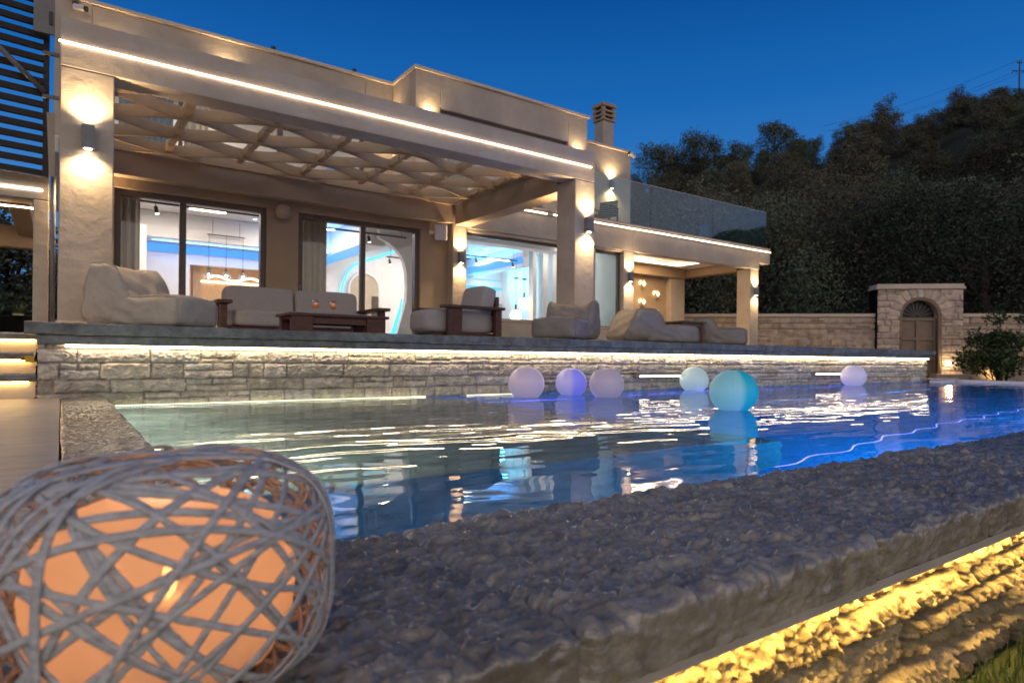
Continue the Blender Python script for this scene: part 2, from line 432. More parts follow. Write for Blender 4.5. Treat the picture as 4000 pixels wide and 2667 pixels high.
# underwater floodlights (real pool lamps on the near wall, below the coping)
pl=thing('pool_light',(8.8,1.345,-1.05),'round blue floodlight set under water in the near pool wall','pool light','underwater pool lights')
MB().tube([(0,0,0),(0,.03,0)],.11,20).build('trim_ring',M['steel'],pl,local=True)
MB().tube([(0,.031,0),(0,.036,0)],.085,20).build('lens',emis('pool_lens',(.05,.22,1),3),pl,local=True)
d=bpy.data.lights.new('pool_beam','POINT');d.energy=115;d.color=(.005,.36,1);d.shadow_soft_size=.1
lo=bpy.data.objects.new('pool_beam',d);C.objects.link(lo);lo.parent=pl;lo.location=(0,.2,0)
for x in(5.2,12.0,15.6): dup(pl,(x,1.345,-1.05))
sl=thing('pool_light',(.335,4.3,-.61),'added fill lamp under water at the shallow shelf end','pool light')  # added fill lights, out of sight behind the side coping, brighten the shelf
MB().tube([(0,0,0),(.02,0,0)],.05,16).build('trim_ring',M['steel'],sl,local=True)
d=bpy.data.lights.new('shelf_fill','POINT');d.energy=34;d.color=(.88,1,.86);d.shadow_soft_size=.006
for yy in(-1.1,.3,1.7):
    lo=bpy.data.objects.new('shelf_fill',d);C.objects.link(lo);lo.parent=sl;lo.location=(.022,yy,.03)
# submerged rope lights
def rope(name,pts,mat,label,seed,amp=.02,r=.006):
    P=[];rg=random.Random(seed)
    for i in range(len(pts)-1):
        a,b=Vector(pts[i]),Vector(pts[i+1]);n=max(3,int((b-a).length/.09))
        for k in range(n):
            q=a.lerp(b,k/n);s=len(P);P.append((q.x,q.y+amp*(math.sin(s*.9+seed)+.6*math.sin(s*.37+1)),q.z))
    P.append(pts[-1])
    o=MB().tube(P,r,6).build(name,mat,smooth=True);tag(o,label,'rope light');return o
rope('rope_light',[(3.87,5.97,-.507),(5.24,6.1,-.507),(10.7,6.86,-.507),(15,6.9,-.507)],M['violet'],'blue violet rope light lying on the water along the stone wall',1,.015,.007)
rope('rope_light',[(4.3,4.15,-.507),(6.1,4.4,-.507),(10,4.9,-.507),(16.9,5.6,-.507)],M['azure'],'azure rope light crossing the water behind the teal ball',2,.02,.007)
rope('rope_light',[(2.75,1.74,-.507),(3.6,1.90,-.507),(5.5,2.2,-.507),(8.5,2.5,-.507)],M['lilacrope'],'lilac rope light nearest the front coping',3,.03,.005)

# ================================================================== NEAR COPING AND ITS WALL
pc=thing('pool_coping',(3,1.0,GND),'broad wet slate coping with golden light strip over a rock faced wall','pool coping')
prof=[(.705,-.492),(.700,-.41),(.712,COP),(1.322,COP),(1.335,-.41),(1.335,-.56)]
rock_strip('coping_slab',prof,-.30,3.2,.0046,.0046,.022,.026,M['slate'],pc,4,joints=.72,asp=2.1,edge=.014,jd=.016)
rock_strip('coping_slab',prof,3.2,18.4,.012,.010,.0185,.031,M['slate'],pc,9,joints=.8,asp=1.6,edge=.014)
MB().box(-.1,18.4,.712,1.33,-.52,-.497).build('coping_bed',M['terrace'],pc)
MB().box(-.05,18.4,.722,.746,-.516,-.4975).build('light_profile',M['steel'],pc)
MB().box(-.05,18.4,.7475,.760,-.522,-.500).build('light_strip',M['led_amber'],pc)
zs=np.arange(-.96,-.515,.0045);xs=np.arange(.35,3.6,.0050)
Xg,Zg,h,col=stone_layout(xs,zs,[.15,.13,.17,.15],.38,.8,21,.014,.012,.25)
h=h*1.9+chips(Xg,Zg,.030,31,.8)*.030*np.clip((h+.02)*40,.15,1)+np.abs(fbm(Xg*26,Zg*20,4,37))*.020+fbm(Xg*5,Zg*5,3,33)*.02
grid_mesh('rock_face',np.stack([Xg,.830-h,Zg],-1),M['golden'],pc,True,col)
xs2=np.arange(3.6,18.4,.03);zs2=np.arange(-.96,-.515,.02)
Xg,Zg,h,col=stone_layout(xs2,zs2,[.15,.13,.17,.15],.38,.8,23,.02,.012,.25)
h+=chips(Xg,Zg,.05,35,1.15)*.03
grid_mesh('rock_face',np.stack([Xg,.830-h,Zg],-1),M['golden'],pc,True,col)
MB().box(-.2,18.4,.858,1.14,GND-.02,-.52).build('wall_core',M['terrace'],pc)
# side coping strip
sc_=thing('side_coping',(.17,4,COP),'dark rough slate strip running from the lantern to the stone wall','pool coping')
rock_strip('coping_slab',[(.004,-.50),(.004,-.41),(.012,COP),(.318,COP),(.332,-.41),(.332,-.56)],1.34,7.02,.010,.009,.011,.021,M['slate'],sc_,14,'y',.8,1.4,.014)
MB().box(.01,.322,1.34,7.02,-.52,-.44).build('coping_bed',M['terrace'],sc_)
# pool end
pe=thing('pool_end_coping',(18.35,4,-.5),'smooth pale coping along the far right end of the pool','pool coping')
MB().box(18.19,18.62,1.3,7.0,-.512,-.445).build('coping_slab',M['white'],pe,bevel=.01)
MB().box(18.20,18.42,1.3,7.0,GND-.02,-.514).build('wall_core',M['terrace'],pe)
wb=thing('stone_block',(17.65,6.85,-.5),'small pale stone block at the right end of the lit wall','block')
MB().box(17.35,18.12,6.72,6.98,-.56,-.43).build('block',M['white'],wb,bevel=.012)
MB().box(17.28,18.18,6.66,7.0,-.428,-.405).build('cap',M['trim'],wb,bevel=.005)

# ================================================================== TERRACE WALL
tw=thing('terrace_wall',(8.7,7.1,GND),'long ashlar retaining wall with a light strip under its blue grey coping','stone wall')
rows=[.12,.13,.125,.155,.13,.12]
xs=np.concatenate([np.arange(-.17,5.2,.0095),np.arange(5.2,10,.016),np.arange(10,17.52,.026)]);zs=np.arange(-.60,.078,.0095)
Xg,Zg,h,col=stone_layout(xs,zs,rows,.28,.66,3,.012,.020,.27,.006)
h+=(chips(Xg,Zg,.028,41,1.7)*.036+fbm(Xg*4,Zg*5,3,43)*.016)*np.clip((h+.012)*60,0.15,1)
grid_mesh('stone_face',np.stack([Xg,7.138-h,Zg],-1),M['stone'],tw,True,col)
MB().box(-.15,17.5,7.162,7.29,GND,.16).build('wall_core',M['terrace'],tw)
# its two free ends
ys=np.arange(7.125,7.5,.02);Yg,Zg2,h2,c2=stone_layout(ys,zs,rows,.3,.5,8,.014,.016,.2)
h2+=chips(Yg,Zg2,.03,45)*.02
grid_mesh('end_face',np.stack([17.51+h2,Yg,Zg2],-1),M['stone'],tw,True,c2)
grid_mesh('end_face',np.stack([-.165-h2,Yg,Zg2],-1),M['stone'],tw,True,c2)
rock_strip('coping_slab',[(7.09,.165),(7.004,.168),(7.0,.176),(7.0,.255),(7.006,.264),(7.60,.264)],-.265,17.75,.013,.011,.011,.026,M['coping'],tw,17,'x',1.1,2.2,.012)
rock_strip('bed_course',[(7.10,.074),(7.035,.074),(7.035,.163),(7.06,.164)],-.175,17.6,.015,.011,.008,.028,M['coping'],tw,19,'x',.9,2.2,.010)
MB().box(-.262,17.74,7.012,7.6,.17,.2555).build('slab_core',M['terrace'],tw)
MB().box(-.165,17.59,7.045,7.3,.08,.162).build('bed_core',M['terrace'],tw)
for x0,x1 in((.03,5.6),(5.62,11.3),(11.32,14.45),(14.5,17.45)):
    MB().box(x0,x1,7.040,7.064,.052,.073).build('light_strip',M['led_coping'],tw)
wl=MB()
for i in range(130):
    x=.42+i*.025;wl.box(x,x+.017,7.048,7.06,-.494,-.484)
for i in range(30):
    x=4.25+i*.025;wl.box(x,x+.017,7.048,7.06,-.494,-.484)
wl.build('waterline_light',M['led_dot'],tw)
MB().box(.42,3.66,7.035,7.05,-.545,-.538).build('submerged_fill',emis('submerged_fill_glow',(1,.92,.6),3),tw)  # glowing strip added below the surface to light the shelf
for x0,x1 in((7.35,8.45),(12.35,13.6)):
    MB().box(x0-.06,x1+.06,7.02,7.10,-.295,-.245).build('spout',M['steel'],tw,bevel=.004)
    MB().box(x0,x1,7.010,7.024,-.282,-.262).build('spout_light',M['led'],tw)
# ------------------------------------------------------------------ steps at the left
st=thing('stone_steps',(-1.3,7.5,-.41),'stone steps with golden light strips under each nosing, left of the wall','steps')
for i,(z,y) in enumerate(((-.19,7.10),(.0,7.42),(.19,7.74))):
    s_=MB().box(-2.6,-.185,y,y+.34,z-.04,z-.002).build('tread',M['terrace'],st,bevel=.006)
    rock_strip('nosing',[(y+.02,z-.065),(y-.004,z-.06),(y-.004,z-.008),(y+.03,z)],-2.6,-.185,.02,.012,.007,.022,M['coping'],st,60+i,'x',1.2,2,.008)
    MB().box(-2.6,-.185,y+.045,y+.36,(-.42 if i==0 else z-.19),z-.042).build('riser',M['trim'],st)
    MB().box(-2.6,-.205-(.03 if i<2 else 0),y+.022,y+.04,z-.082,z-.068).build('light_strip',M['led_step'],st)
jb=thing('junction_box',(-.24,7.36,-.06),'small yellow box fixed on the side of the stone steps','box')
MB().box(-.27,-.192,7.33,7.39,-.09,-.03).build('housing',M['yellowbox'],jb,bevel=.004)
MB().box(-.30,-.271,7.35,7.37,-.075,-.045).build('plug',M['red'],jb,bevel=.003)

# ================================================================== PERGOLA
pg=thing('pergola',(3.7,9.5,FL),'taupe pergola with wavy lattice roof and a light line along its front beam','pergola')
YP=8.245
def slabk(name,boxes,mat,parent,k=1,bevel=.012):
    b=MB()
    for q in boxes:b.box(*q)
    return b.build(name,mat,parent,k,bevel=bevel)
slabk('pillar',[(-.035,.455,YP,8.73,FL-.03,3.012)],M['plaster'],pg)
slabk('pillar',[(7.05,7.49,YP,8.73,FL-.03,3.012)],M['plaster'],pg)
slabk('skirting',[(-.045,.465,YP-.01,8.74,FL-.03,FL+.075)],M['trim'],pg,bevel=.004)
slabk('skirting',[(7.04,7.50,YP-.01,8.74,FL-.03,FL+.075)],M['trim'],pg,bevel=.004)
slabk('front_beam',[(-.035,7.49,YP,8.60,3.014,3.53)],M['plaster'],pg)
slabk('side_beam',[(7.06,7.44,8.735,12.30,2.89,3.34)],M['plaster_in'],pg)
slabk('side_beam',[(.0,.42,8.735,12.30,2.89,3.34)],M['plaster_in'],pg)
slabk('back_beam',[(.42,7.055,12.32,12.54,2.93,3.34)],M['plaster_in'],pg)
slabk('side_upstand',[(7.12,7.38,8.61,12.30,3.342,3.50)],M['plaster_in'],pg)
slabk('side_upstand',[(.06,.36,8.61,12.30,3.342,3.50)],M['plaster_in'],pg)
for x0,x1 in((-.045,1.17),(1.185,7.40)):
    b=MB().tube([(x0,YP-.012,3.262),(x1,YP-.010,3.262)],.0105,10)
    b.build('light_strip',M['led'],pg,smooth=True)
PX=1.11;A=.217
for j in range(8):
    y0=8.93+.485*j-.0;sg=1 if j%2==0 else -1
    if j==7: y0-=.02
    xs=np.linspace(.36,7.12,150);yy=y0+sg*A*np.cos(math.pi*(xs-1.43)/PX)
    yy=np.clip(yy,8.62,12.29)
    dy=np.gradient(yy,xs);nl=np.sqrt(1+dy*dy);b=MB();vs=[];fs=[]
    for i in range(150):
        ox,oy=-dy[i]/nl[i]*.022,1/nl[i]*.022
        for (s,z) in((-1,3.315),(1,3.315),(1,3.485),(-1,3.485)): vs.append((xs[i]+s*ox,yy[i]+s*oy,z))
    for i in range(149):
        for k in range(4): fs.append((i*4+k,i*4+(k+1)%4,i*4+4+(k+1)%4,i*4+4+k))
    fs+=[(3,2,1,0),(596,597,598,599)]
    b.add(vs,fs).build('lattice_board',M['painted'],pg,bevel=.006)
for k in range(6):
    x=1.43+PX*k
    for j in range(-1,8):
        if (j+k)%2!=0 : continue
        # opening between board j and j+1 at this x is wide where board j bends back
        ya=8.93+.485*j;yb=ya+.485
        y0=max(8.60,ya-A+.02);y1=min(12.30,yb+A-.02)
        y0,y1=(max(8.60,8.93+.485*j-A+.02),min(12.30,8.93+.485*(j+1)+A-.02))
        if y1-y0<.2: continue
        MB().box(x-.05,x+.05,y0,y1,3.36,3.47).build('spacer',M['painted'],pg,bevel=.004)

# ================================================================== VILLA  (plan units scaled by K)
vl=thing('villa',(9.1,12.3,FL),'two storey taupe villa with lit windows, flat roofs and a chimney','villa')
def vb(name,boxes,mat='plaster',bevel=.012,parent=None): return slabk(name,boxes,M[mat],parent or vl,K,bevel)
fz=FL/K-.02
# ground floor walls
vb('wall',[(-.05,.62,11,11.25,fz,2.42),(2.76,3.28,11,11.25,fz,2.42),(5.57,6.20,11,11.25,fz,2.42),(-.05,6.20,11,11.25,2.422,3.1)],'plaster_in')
vb('wall',[(6.165,6.47,10.8,11.06,fz,3.12)])
vb('wall',[(6.472,9.35,10.8,11.06,fz,.735),(9.352,9.86,10.8,11.06,fz,2.46),(9.862,10.74,10.8,11.06,fz,.68),(10.742,11.08,10.8,11.06,fz,2.52),(6.472,11.08,10.8,11.06,2.522,3.12),(6.472,9.35,10.83,11.06,2.462,2.52),(9.862,10.74,10.83,11.06,2.482,2.52)])
vb('window_sill',[(6.48,9.34,10.76,10.98,.737,.762)],'trim',.004)
vb('window_sill',[(9.87,10.735,10.76,10.98,.682,.705)],'trim',.004)
vb('skirting',[(7.7,9.9,10.785,10.799,fz,.32),(10.0,11.06,10.785,10.799,fz,.32)],'trim',.003)
# balcony slab / fascia
vb('balcony_slab',[(11.082,16.03,10.8,11.06,2.53,3.118),(6.16,16.53,10.77,13.35,3.12,3.16),(16.032,16.53,10.8,13.35,2.72,3.118)])
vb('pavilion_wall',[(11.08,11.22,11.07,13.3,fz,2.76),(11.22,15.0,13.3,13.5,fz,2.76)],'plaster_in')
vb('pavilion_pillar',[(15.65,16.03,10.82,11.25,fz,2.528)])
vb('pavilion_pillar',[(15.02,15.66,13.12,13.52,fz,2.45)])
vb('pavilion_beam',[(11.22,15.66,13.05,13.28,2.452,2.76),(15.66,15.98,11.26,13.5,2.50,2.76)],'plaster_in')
vb('pavilion_ceiling',[(11.07,16.03,11.07,13.5,2.86,3.10),(11.22,11.9,11.07,13.04,2.74,2.858),(14.95,15.655,11.07,13.04,2.74,2.858),(11.9,14.95,12.8,13.04,2.74,2.858),(11.9,14.95,11.07,11.3,2.74,2.858)],'ceiling',.003)
for q in((12.0,14.9,12.775,12.795,2.76,2.775),(14.925,14.945,11.5,12.77,2.76,2.775)):
    vb('cove_light',[q],'led',0)
light('cove_glow','AREA',(13.3*K,12.1*K,2.84*K),(1,.68,.36),75,vl,1.6)
# light strips on the balcony edge
for x0,x1 in((7.6,8.42),(8.6,9.3),(9.72,14.02),(14.06,16.5)):
    MB().tube([(x0,10.757,3.055),(x1,10.757,3.055)],.010,10).build('light_strip',M['led'],vl,K,smooth=True)
MB().box(6.5,16.52,10.77,10.799,3.03,3.08).build('light_channel',M['plaster'],vl,K)
# glass balustrade
gb=MB().box(9.8,16.42,10.83,10.86,3.162,3.185);gb.box(16.39,16.42,10.86,13.2,3.162,3.185)
ba=gb.build('balustrade_channel',M['steel'],vl,K)
for x0,x1 in((9.8,11.665),(11.685,14.01),(14.03,16.40)):
    MB().box(x0,x1,10.838,10.85,3.186,4.19).build('balustrade_pane',M['balglass'],vl,K)
MB().box(16.40,16.412,10.86,13.15,3.186,4.19).build('balustrade_pane',M['balglass'],vl,K)
MB().box(9.8,16.40,10.836,10.852,4.191,4.199).build('glass_edge',M['wplastic'],vl,K)
# upper storey B, A and C
vb('upper_wall',[(5.43,5.97,11,11.2,3.162,5.43),(9.185,9.75,11,11.2,3.162,5.43),(5.972,9.183,11,11.2,4.80,5.43),
   (5.43,5.62,11.202,12.2,3.162,5.43),(9.56,9.75,11.202,12.4,3.162,5.43)])
vb('upper_wall',[(-.12,.35,12,12.2,3.11,5.43),(4.85,5.428,12,12.2,3.11,5.43),(.352,4.848,12,12.2,4.72,5.43),(-.12,.07,12.202,16,3.11,5.43)])
vb('upper_wall',[(9.752,12.36,12.2,12.4,3.162,5.43),(12.16,12.36,12.402,16,3.162,5.43)])
vb('parapet_trim',[(5.39,9.80,10.95,11.22,5.432,5.49),(5.39,5.60,11.222,12.0,5.432,5.49),(-.16,5.388,11.95,12.22,5.432,5.49),(9.802,12.41,12.15,12.42,5.432,5.49),(12.2,12.41,12.422,16,5.432,5.49)],'trim',.006)
vb('roof',[(-.1,12.3,12.23,16,5.30,5.42),(5.63,9.55,11.21,12.2,5.30,5.42)])
vb('upper_floor',[(-.1,12.3,11.26,16,2.86,3.105)],'ceiling')
# chimney
ch=vb('chimney',[(12.0,12.39,12.9,13.25,5.40,6.48)],'plaster',.01)
cb=MB()
for z in(6.482,6.60,6.72): cb.box(11.955,12.435,12.86,13.29,z,z+.05)
cb.box(11.94,12.45,12.845,13.305,6.86,6.95)
for z in(6.532,6.652,6.772):
    for (x,y) in((11.97,12.875),(12.33,12.875),(11.97,13.19),(12.33,13.19)): cb.box(x,x+.09,y,y+.085,z,z+(.068 if z<6.7 else .088))
cb.build('chimney_cap',M['painted'],ch,K,bevel=.004)
MB().box(12.06,12.33,12.96,13.19,6.482,6.858).build('flue',M['black'],ch,K)
# ---- openings: sliding doors
def frame(name,x0,x1,y0,y1,z0,z1,t,mid=None,mat='alu',parent=None,gl='doorglass',glazed=True):
    b=MB().box(x0,x0+t,y0,y1,z0,z1).box(x1-t,x1,y0,y1,z0,z1).box(x0+t,x1-t,y0,y1,z1-t,z1).box(x0+t,x1-t,y0,y1,z0,z0+t*.6)
    if mid: b.box(mid-t*.55,mid+t*.55,y0+.02,y1-.02,z0+t*.6,z1-t)
    f=b.build(name,M[mat],parent or vl,K,bevel=.004)
    if glazed:
        xs_=[x0+t,x1-t] if not mid else [x0+t,mid-t*.55,mid+t*.55,x1-t]
        for i in range(0,len(xs_),2): MB().box(xs_[i],xs_[i+1],(y0+y1)/2-.004,(y0+y1)/2+.004,z0+t*.6,z1-t).build('pane',M[gl],f,K)
    return f
f=frame('sliding_door',.621,2.759,11.06,11.18,fz,2.419,.085,1.53)
f=frame('sliding_door',3.281,5.569,11.06,11.18,fz,2.419,.085,4.46)
MB().box(3.30,3.325,11.03,11.058,.95,1.2).build('handle',M['steel'],f,K,bevel=.003)
frame('window',6.473,9.349,10.93,11.0,.763,2.458,.05)
frame('window',9.863,10.739,10.93,11.0,.706,2.478,.06,gl='balglass')
frame('window',5.973,9.182,11.08,11.16,3.17,4.797,.06,7.55)
fa=frame('window',.353,4.847,12.08,12.16,3.17,4.717,.06,1.62)
MB().box(3.2,3.3,12.09,12.15,3.2,4.66).build('mullion',M['alu'],fa,K)
# ---- interior shell of the living rooms
vb('interior_floor',[(-.05,11.07,11.26,19.5,fz-.05,fz+.0)],'tile',0)
vb('interior_wall',[(-.05,.06,11.26,15.3,fz,2.85),(-.05,2.25,15.3,15.45,fz,2.85),(2.25,3.75,15.3,15.45,1.93,2.85),(3.75,9.0,15.3,15.45,fz,2.85),
   (.66,1.34,14.3,14.45,fz,2.5),(9.72,9.9,13.4,16.2,2.35,2.85),(9.0,11.07,16.2,16.35,fz,2.85),(9.0,9.12,15.46,16.2,fz,2.85),(9.90,10.36,11.95,12.05,fz,2.30),(10.95,11.07,11.26,16.2,fz,2.85)],'white',.004)
vb('interior_soffit',[(-.04,5.2,14.6,15.29,2.34,2.85),(5.08,5.6,12.7,14.58,2.32,2.85),(-.04,10.9,11.27,11.9,2.62,2.85),(6.3,10.9,12.4,12.75,2.62,2.85)],'ceiling',.004)
rw=[(5.40,2.8),(5.40,2.46),(5.62,2.38),(5.74,2.3),(5.89,2.16),(5.98,2.0),(6.03,1.8),(6.05,1.48),(6.03,1.2),(5.98,1.0),(5.90,.72),(5.82,.45),(5.76,fz),(7.3,fz),(7.3,2.8)]
MB().prism(rw,'y',12.55,12.68).build('curved_wall',M['white'],vl,K)
MB().tube([(x-.03,12.72,z) for x,z in((5.76,fz+.02),(5.84,.50),(5.92,.75),(6.0,1.02),(6.04,1.25))],[.05,.05,.045,.03,.015],8).build('cyan_light',M['cyan'],vl,K,smooth=True)
MB().tube([(x,15.22,z) for x,z in((5.55,1.3),(5.57,1.52),(5.62,1.76),(5.72,2.03),(5.9,2.24),(6.15,2.37),(6.55,2.50),(6.97,2.69))],.026,8).build('cyan_light',M['cyan'],vl,K,smooth=True)
arc=[(5.78,fz)]+[(6.18+.40*math.cos(t),1.66+.40*math.sin(t)) for t in np.linspace(math.pi,0,14)]+[(6.58,fz)]
MB().prism(arc,'y',15.262,15.298).build('arched_doorway',M['ribs'],vl,K)
ring=MB().tube([(x,15.26,z) for x,z in arc],.035,8).build('arch_trim',M['white'],vl,K,smooth=True)
MB().box(6.38,6.56,15.24,15.26,fz,1.5).build('inner_door',M['alu'],vl,K,bevel=.004)
MB().box(5.80,6.02,15.25,15.26,fz,1.05).build('wall_art',M['red'],vl,K)
vb('cove_light',[(1.36,5.08,15.262,15.288,2.15,2.31)],'blue',0)
vb('cove_light',[(5.05,5.078,12.75,15.26,2.12,2.31)],'blue',0)
vb('cove_light',[(9.69,9.718,13.4,16.15,2.42,2.60)],'blue',0)
vb('cove_light',[(9.13,11.0,16.165,16.19,2.04,2.10)],'cyanband',0)
vb('cove_light',[(9.13,11.0,16.165,16.19,2.30,2.315)],'cyanband',0)
vb('column',[(9.98,10.09,13.3,13.5,fz,2.85),(10.30,10.47,13.3,13.5,fz,2.85),(10.62,10.80,13.3,13.5,fz,2.85)],'white',.004)
rb=MB()
for i in range(22): rb.box(10.35+i*.028,10.35+i*.028+.016,16.15,16.198,fz,1.62)
rb.build('ribbed_panel',M['ribs'],vl,K)
# kitchen behind the opening
vb('kitchen_wall',[(1.6,5.2,19.0,19.1,fz,2.85),(1.6,1.7,15.46,19,fz,2.85),(5.1,5.2,15.46,19,fz,2.85)],'warmpanel',0)
vb('kitchen_ceiling',[(1.6,5.2,15.46,19,2.45,2.6)],'ceiling',0)
vb('kitchen_island',[(2.9,4.9,17.2,18.0,fz,1.1)],'white',.01)
vb('kitchen_column',[(2.36,2.52,15.6,15.9,fz,2.44)],'warmpanel',.004)
MB().tube([(2.9+i*.1,17.0,1.86+.05*math.sin(i*.8)) for i in range(15)],.022,6).build('wave_light',M['bulb'],vl,K,smooth=True)
vb('shelf_light',[(3.0,5.0,18.96,18.99,1.95,1.98)],'led',0)
vb('cove_light',[(2.9,5.0,18.96,18.99,1.30,1.42)],'blue',0)
# upper rooms
vb('upper_room',[(-.0,5.2,15.2,15.3,3.11,5.29),(5.3,5.40,12.25,15.2,3.11,5.29),(5.62,9.6,14.2,14.3,3.11,5.29)],'white',0)
light('blue_glow','AREA',(3.0*K,15.0*K,2.33*K),(.05,.32,1),26,vl,3.4,(R(205),0,0),size_y=.1)
light('blue_glow','AREA',(4.95*K,14.0*K,2.31*K),(.05,.32,1),22,vl,.1,(0,R(155),0),size_y=2.2)
light('blue_glow','AREA',(9.6*K,14.6*K,2.62*K),(.05,.32,1),26,vl,.1,(0,R(150),0),size_y=2.4)
light('cyan_glow','AREA',(10.05*K,15.85*K,2.06*K),(.02,.6,1),55,vl,1.9,(R(-100),0,0),size_y=.08)
# room lamps
for (x,y,z,p,s) in((1.6,13.2,2.78,52,1.4),(4.0,13.4,2.78,52,1.4),(7.6,13.6,2.78,66,1.5),(10.4,12.6,2.78,20,.8),(9.9,15.3,2.7,20,.8),(3.3,17.2,2.42,60,1.2),(2.2,13.8,5.25,46,1.2),(7.4,12.8,5.25,36,1.2),(6.3,14.2,2.7,14,.6)):
    light('room_light','AREA',(x*K,y*K,z*K),(1,.84,.70),p*1.1,vl,s)

# ================================================================== FITTINGS ON THE HOUSE
def curtain(x0,x1,y,z0,z1,mat,label,k=K):
    t=thing('curtain',((x0+x1)/2*k,y*k,z0*k),label,'curtain')
    n=int((x1-x0)/.012);b=MB();vs=[];fs=[]
    for i in range(n+1):
        x=x0+(x1-x0)*i/n;yy=y+.035*math.sin(i*.75)+.012*math.sin(i*.31)
        vs+=[(x,yy,z0),(x+.006*math.sin(i),yy,z1)]
    for i in range(n): fs.append((2*i,2*i+2,2*i+3,2*i+1))
    o=b.add(vs,fs).build('cloth',mat,t,k,smooth=True);s=o.modifiers.new('s','SOLIDIFY');s.thickness=.006
    MB().tube([(x0-.05,y,z1+.02),(x1+.05,y,z1+.02)],.012,8).build('rail',M['steel'],t,k)
curtain(.64,.98,11.42,fz,2.46,M['curtain'],'beige linen curtain behind the left sliding door by the front pillar')
curtain(3.40,3.90,11.42,fz,2.46,M['curtain'],'beige linen curtain behind the glass door at the middle of the facade')
curtain(.75,1.55,12.45,3.13,4.7,M['bluecurtain'],'deep blue curtain in the upper window at far left')
curtain(1.72,2.1,12.45,3.13,4.7,M['curtain'],'pale curtain beside the blue one in the upper window')
curtain(8.25,8.75,11.5,3.18,4.75,M['bluecurtain'],'blue curtain in the upper window above the bare wall light strips')
curtain(6.4,6.9,11.5,3.18,4.75,M['curtain'],'pale curtain in the upper window over the pergola end')

def wall_lamp(loc,label,p=20,up=True,down=True):
    t=thing('wall_lamp',loc,label,'wall lamp','up and down wall lamps')
    MB().box(-.058,.058,-.115,-.012,-.125,.125).build('body',M['lampgrey'],t,local=True,bevel=.004)
    MB().box(-.04,.04,-.0125,-.0005,-.09,.09).build('wall_plate',M['lampgrey'],t,local=True)
    for s in(-1,1):
        MB().tube([(0,-.064,s*.1255),(0,-.064,s*.1275)],.036,16).build('lens',M['lens'],t,local=True)
        d=bpy.data.lights.new('beam','SPOT');d.energy=p*.85 if s<0 else p;d.color=(1,.69,.35);d.spot_size=R(140);d.spot_blend=.8;d.shadow_soft_size=.03
        o=bpy.data.objects.new('beam',d);C.objects.link(o);o.parent=t;o.location=(0,-.085,s*.135);o.rotation_euler=(R(180) if s>0 else 0,0,0)
    return t
L1=wall_lamp((.215,8.245,2.29),'grey up and down lamp on the tall left pillar of the pergola',72)
def lamp2(loc,label): return dup(L1,loc,label=label)
lamp2((7.31,8.245,2.26),'grey up and down lamp on the right front pillar of the pergola')
lamp2((6.32*K,10.8*K,1.92*K),'grey up and down lamp on the house pillar under the pergola corner')
lamp2((10.92*K,10.8*K,1.91*K),'grey up and down lamp between the narrow window and the diamond lights')
lamp2((15.86*K,10.82*K,1.91*K),'grey up and down lamp on the outer pillar at the far end of the villa')
lamp2((11.62*K,12.2*K,4.50*K),'grey up and down lamp upstairs behind the glass balustrade')
lamp2((5.72*K,11*K,4.45*K),'upstairs wall lamp left of the wide window, only its glow showing over the beam')
lamp2((9.46*K,11*K,4.45*K),'upstairs wall lamp right of the wide window, only its glow showing over the beam')
lamp2((5.2*K,12*K,4.5*K),'upstairs wall lamp in the inner corner of the roofline, hidden by the beam')
lamp2((.55*K,12*K,4.55*K),'upstairs wall lamp under the left security camera, hidden by the beam')
lamp2((2.3*K,12*K,4.75*K),'upstairs wall lamp over the left part of the pergola, hidden by the beam')
_b=lamp2((.21,8.735,2.2),'added fill lamp on the hidden back of the tall left pillar');_b.rotation_euler=(0,0,math.pi)  # unseen lamp added to warm the lattice and back beam
_b=lamp2((7.27,8.735,2.2),'added fill lamp on the hidden back of the right front pillar');_b.rotation_euler=(0,0,math.pi)  # its unseen twin, likewise added as fill under the lattice
lamp2((.33*K,11*K,1.92*K),'grey up and down lamp on the house wall behind the left pillar')

low=None
for o_ in [o for o in bpy.data.objects if o.name.startswith('wall_lamp') and 'upstairs wall lamp' in o['label']]:
    for c_ in o_.children:
        if c_.type=='LIGHT':
            if low is None: low=c_.data.copy();low.energy=30
            c_.data=low
for i,(x,z,l) in enumerate(((13.95,2.2,'square diamond lamp at top left of the four on the pavilion wall'),(14.55,1.94,'square diamond lamp at upper right of the four on the pavilion wall'),(13.95,1.67,'square diamond lamp at lower left of the four on the pavilion wall'),(14.55,1.36,'square diamond lamp at bottom right of the four on the pavilion wall'))):
    t=thing('diamond_lamp',(x*K,13.29*K,z*K),l,'wall lamp','diamond lamps on the pavilion wall')
    b=MB()
    fr=[(-.135,0),(0,-.135),(.135,0),(0,.135)];fi=[(-.10,0),(0,-.10),(.10,0),(0,.10)]
    for a in range(4):
        c=(a+1)%4;b.prism([fr[a],fr[c],fi[c],fi[a]],'y',-.115,-.05)
    b.build('frame',M['trim'],t,local=True)
    MB().prism([(-.098,0),(0,-.098),(.098,0),(0,.098)],'y',-.085,-.075).build('glow_panel',M['diamond'],t,local=True)
    MB().tube([(-.07,-.03,.03),(-.07,-.025,.03)],.07,16).build('back_light',M['diamond'],t,local=True)
    MB().box(-.02,.02,-.05,0,-.15,-.02).build('bracket',M['trim'],t,local=True)
t=thing('ceiling_light',(12.5*K,11.75*K,2.858*K),'small round downlight in the pavilion ceiling','downlight')
MB().tube([(0,0,0),(0,0,-.02)],.07,18).build('trim_ring',M['white'],t,local=True)
MB().tube([(0,0,-.021),(0,0,-.024)],.05,18).build('lens',M['spot'],t,local=True)
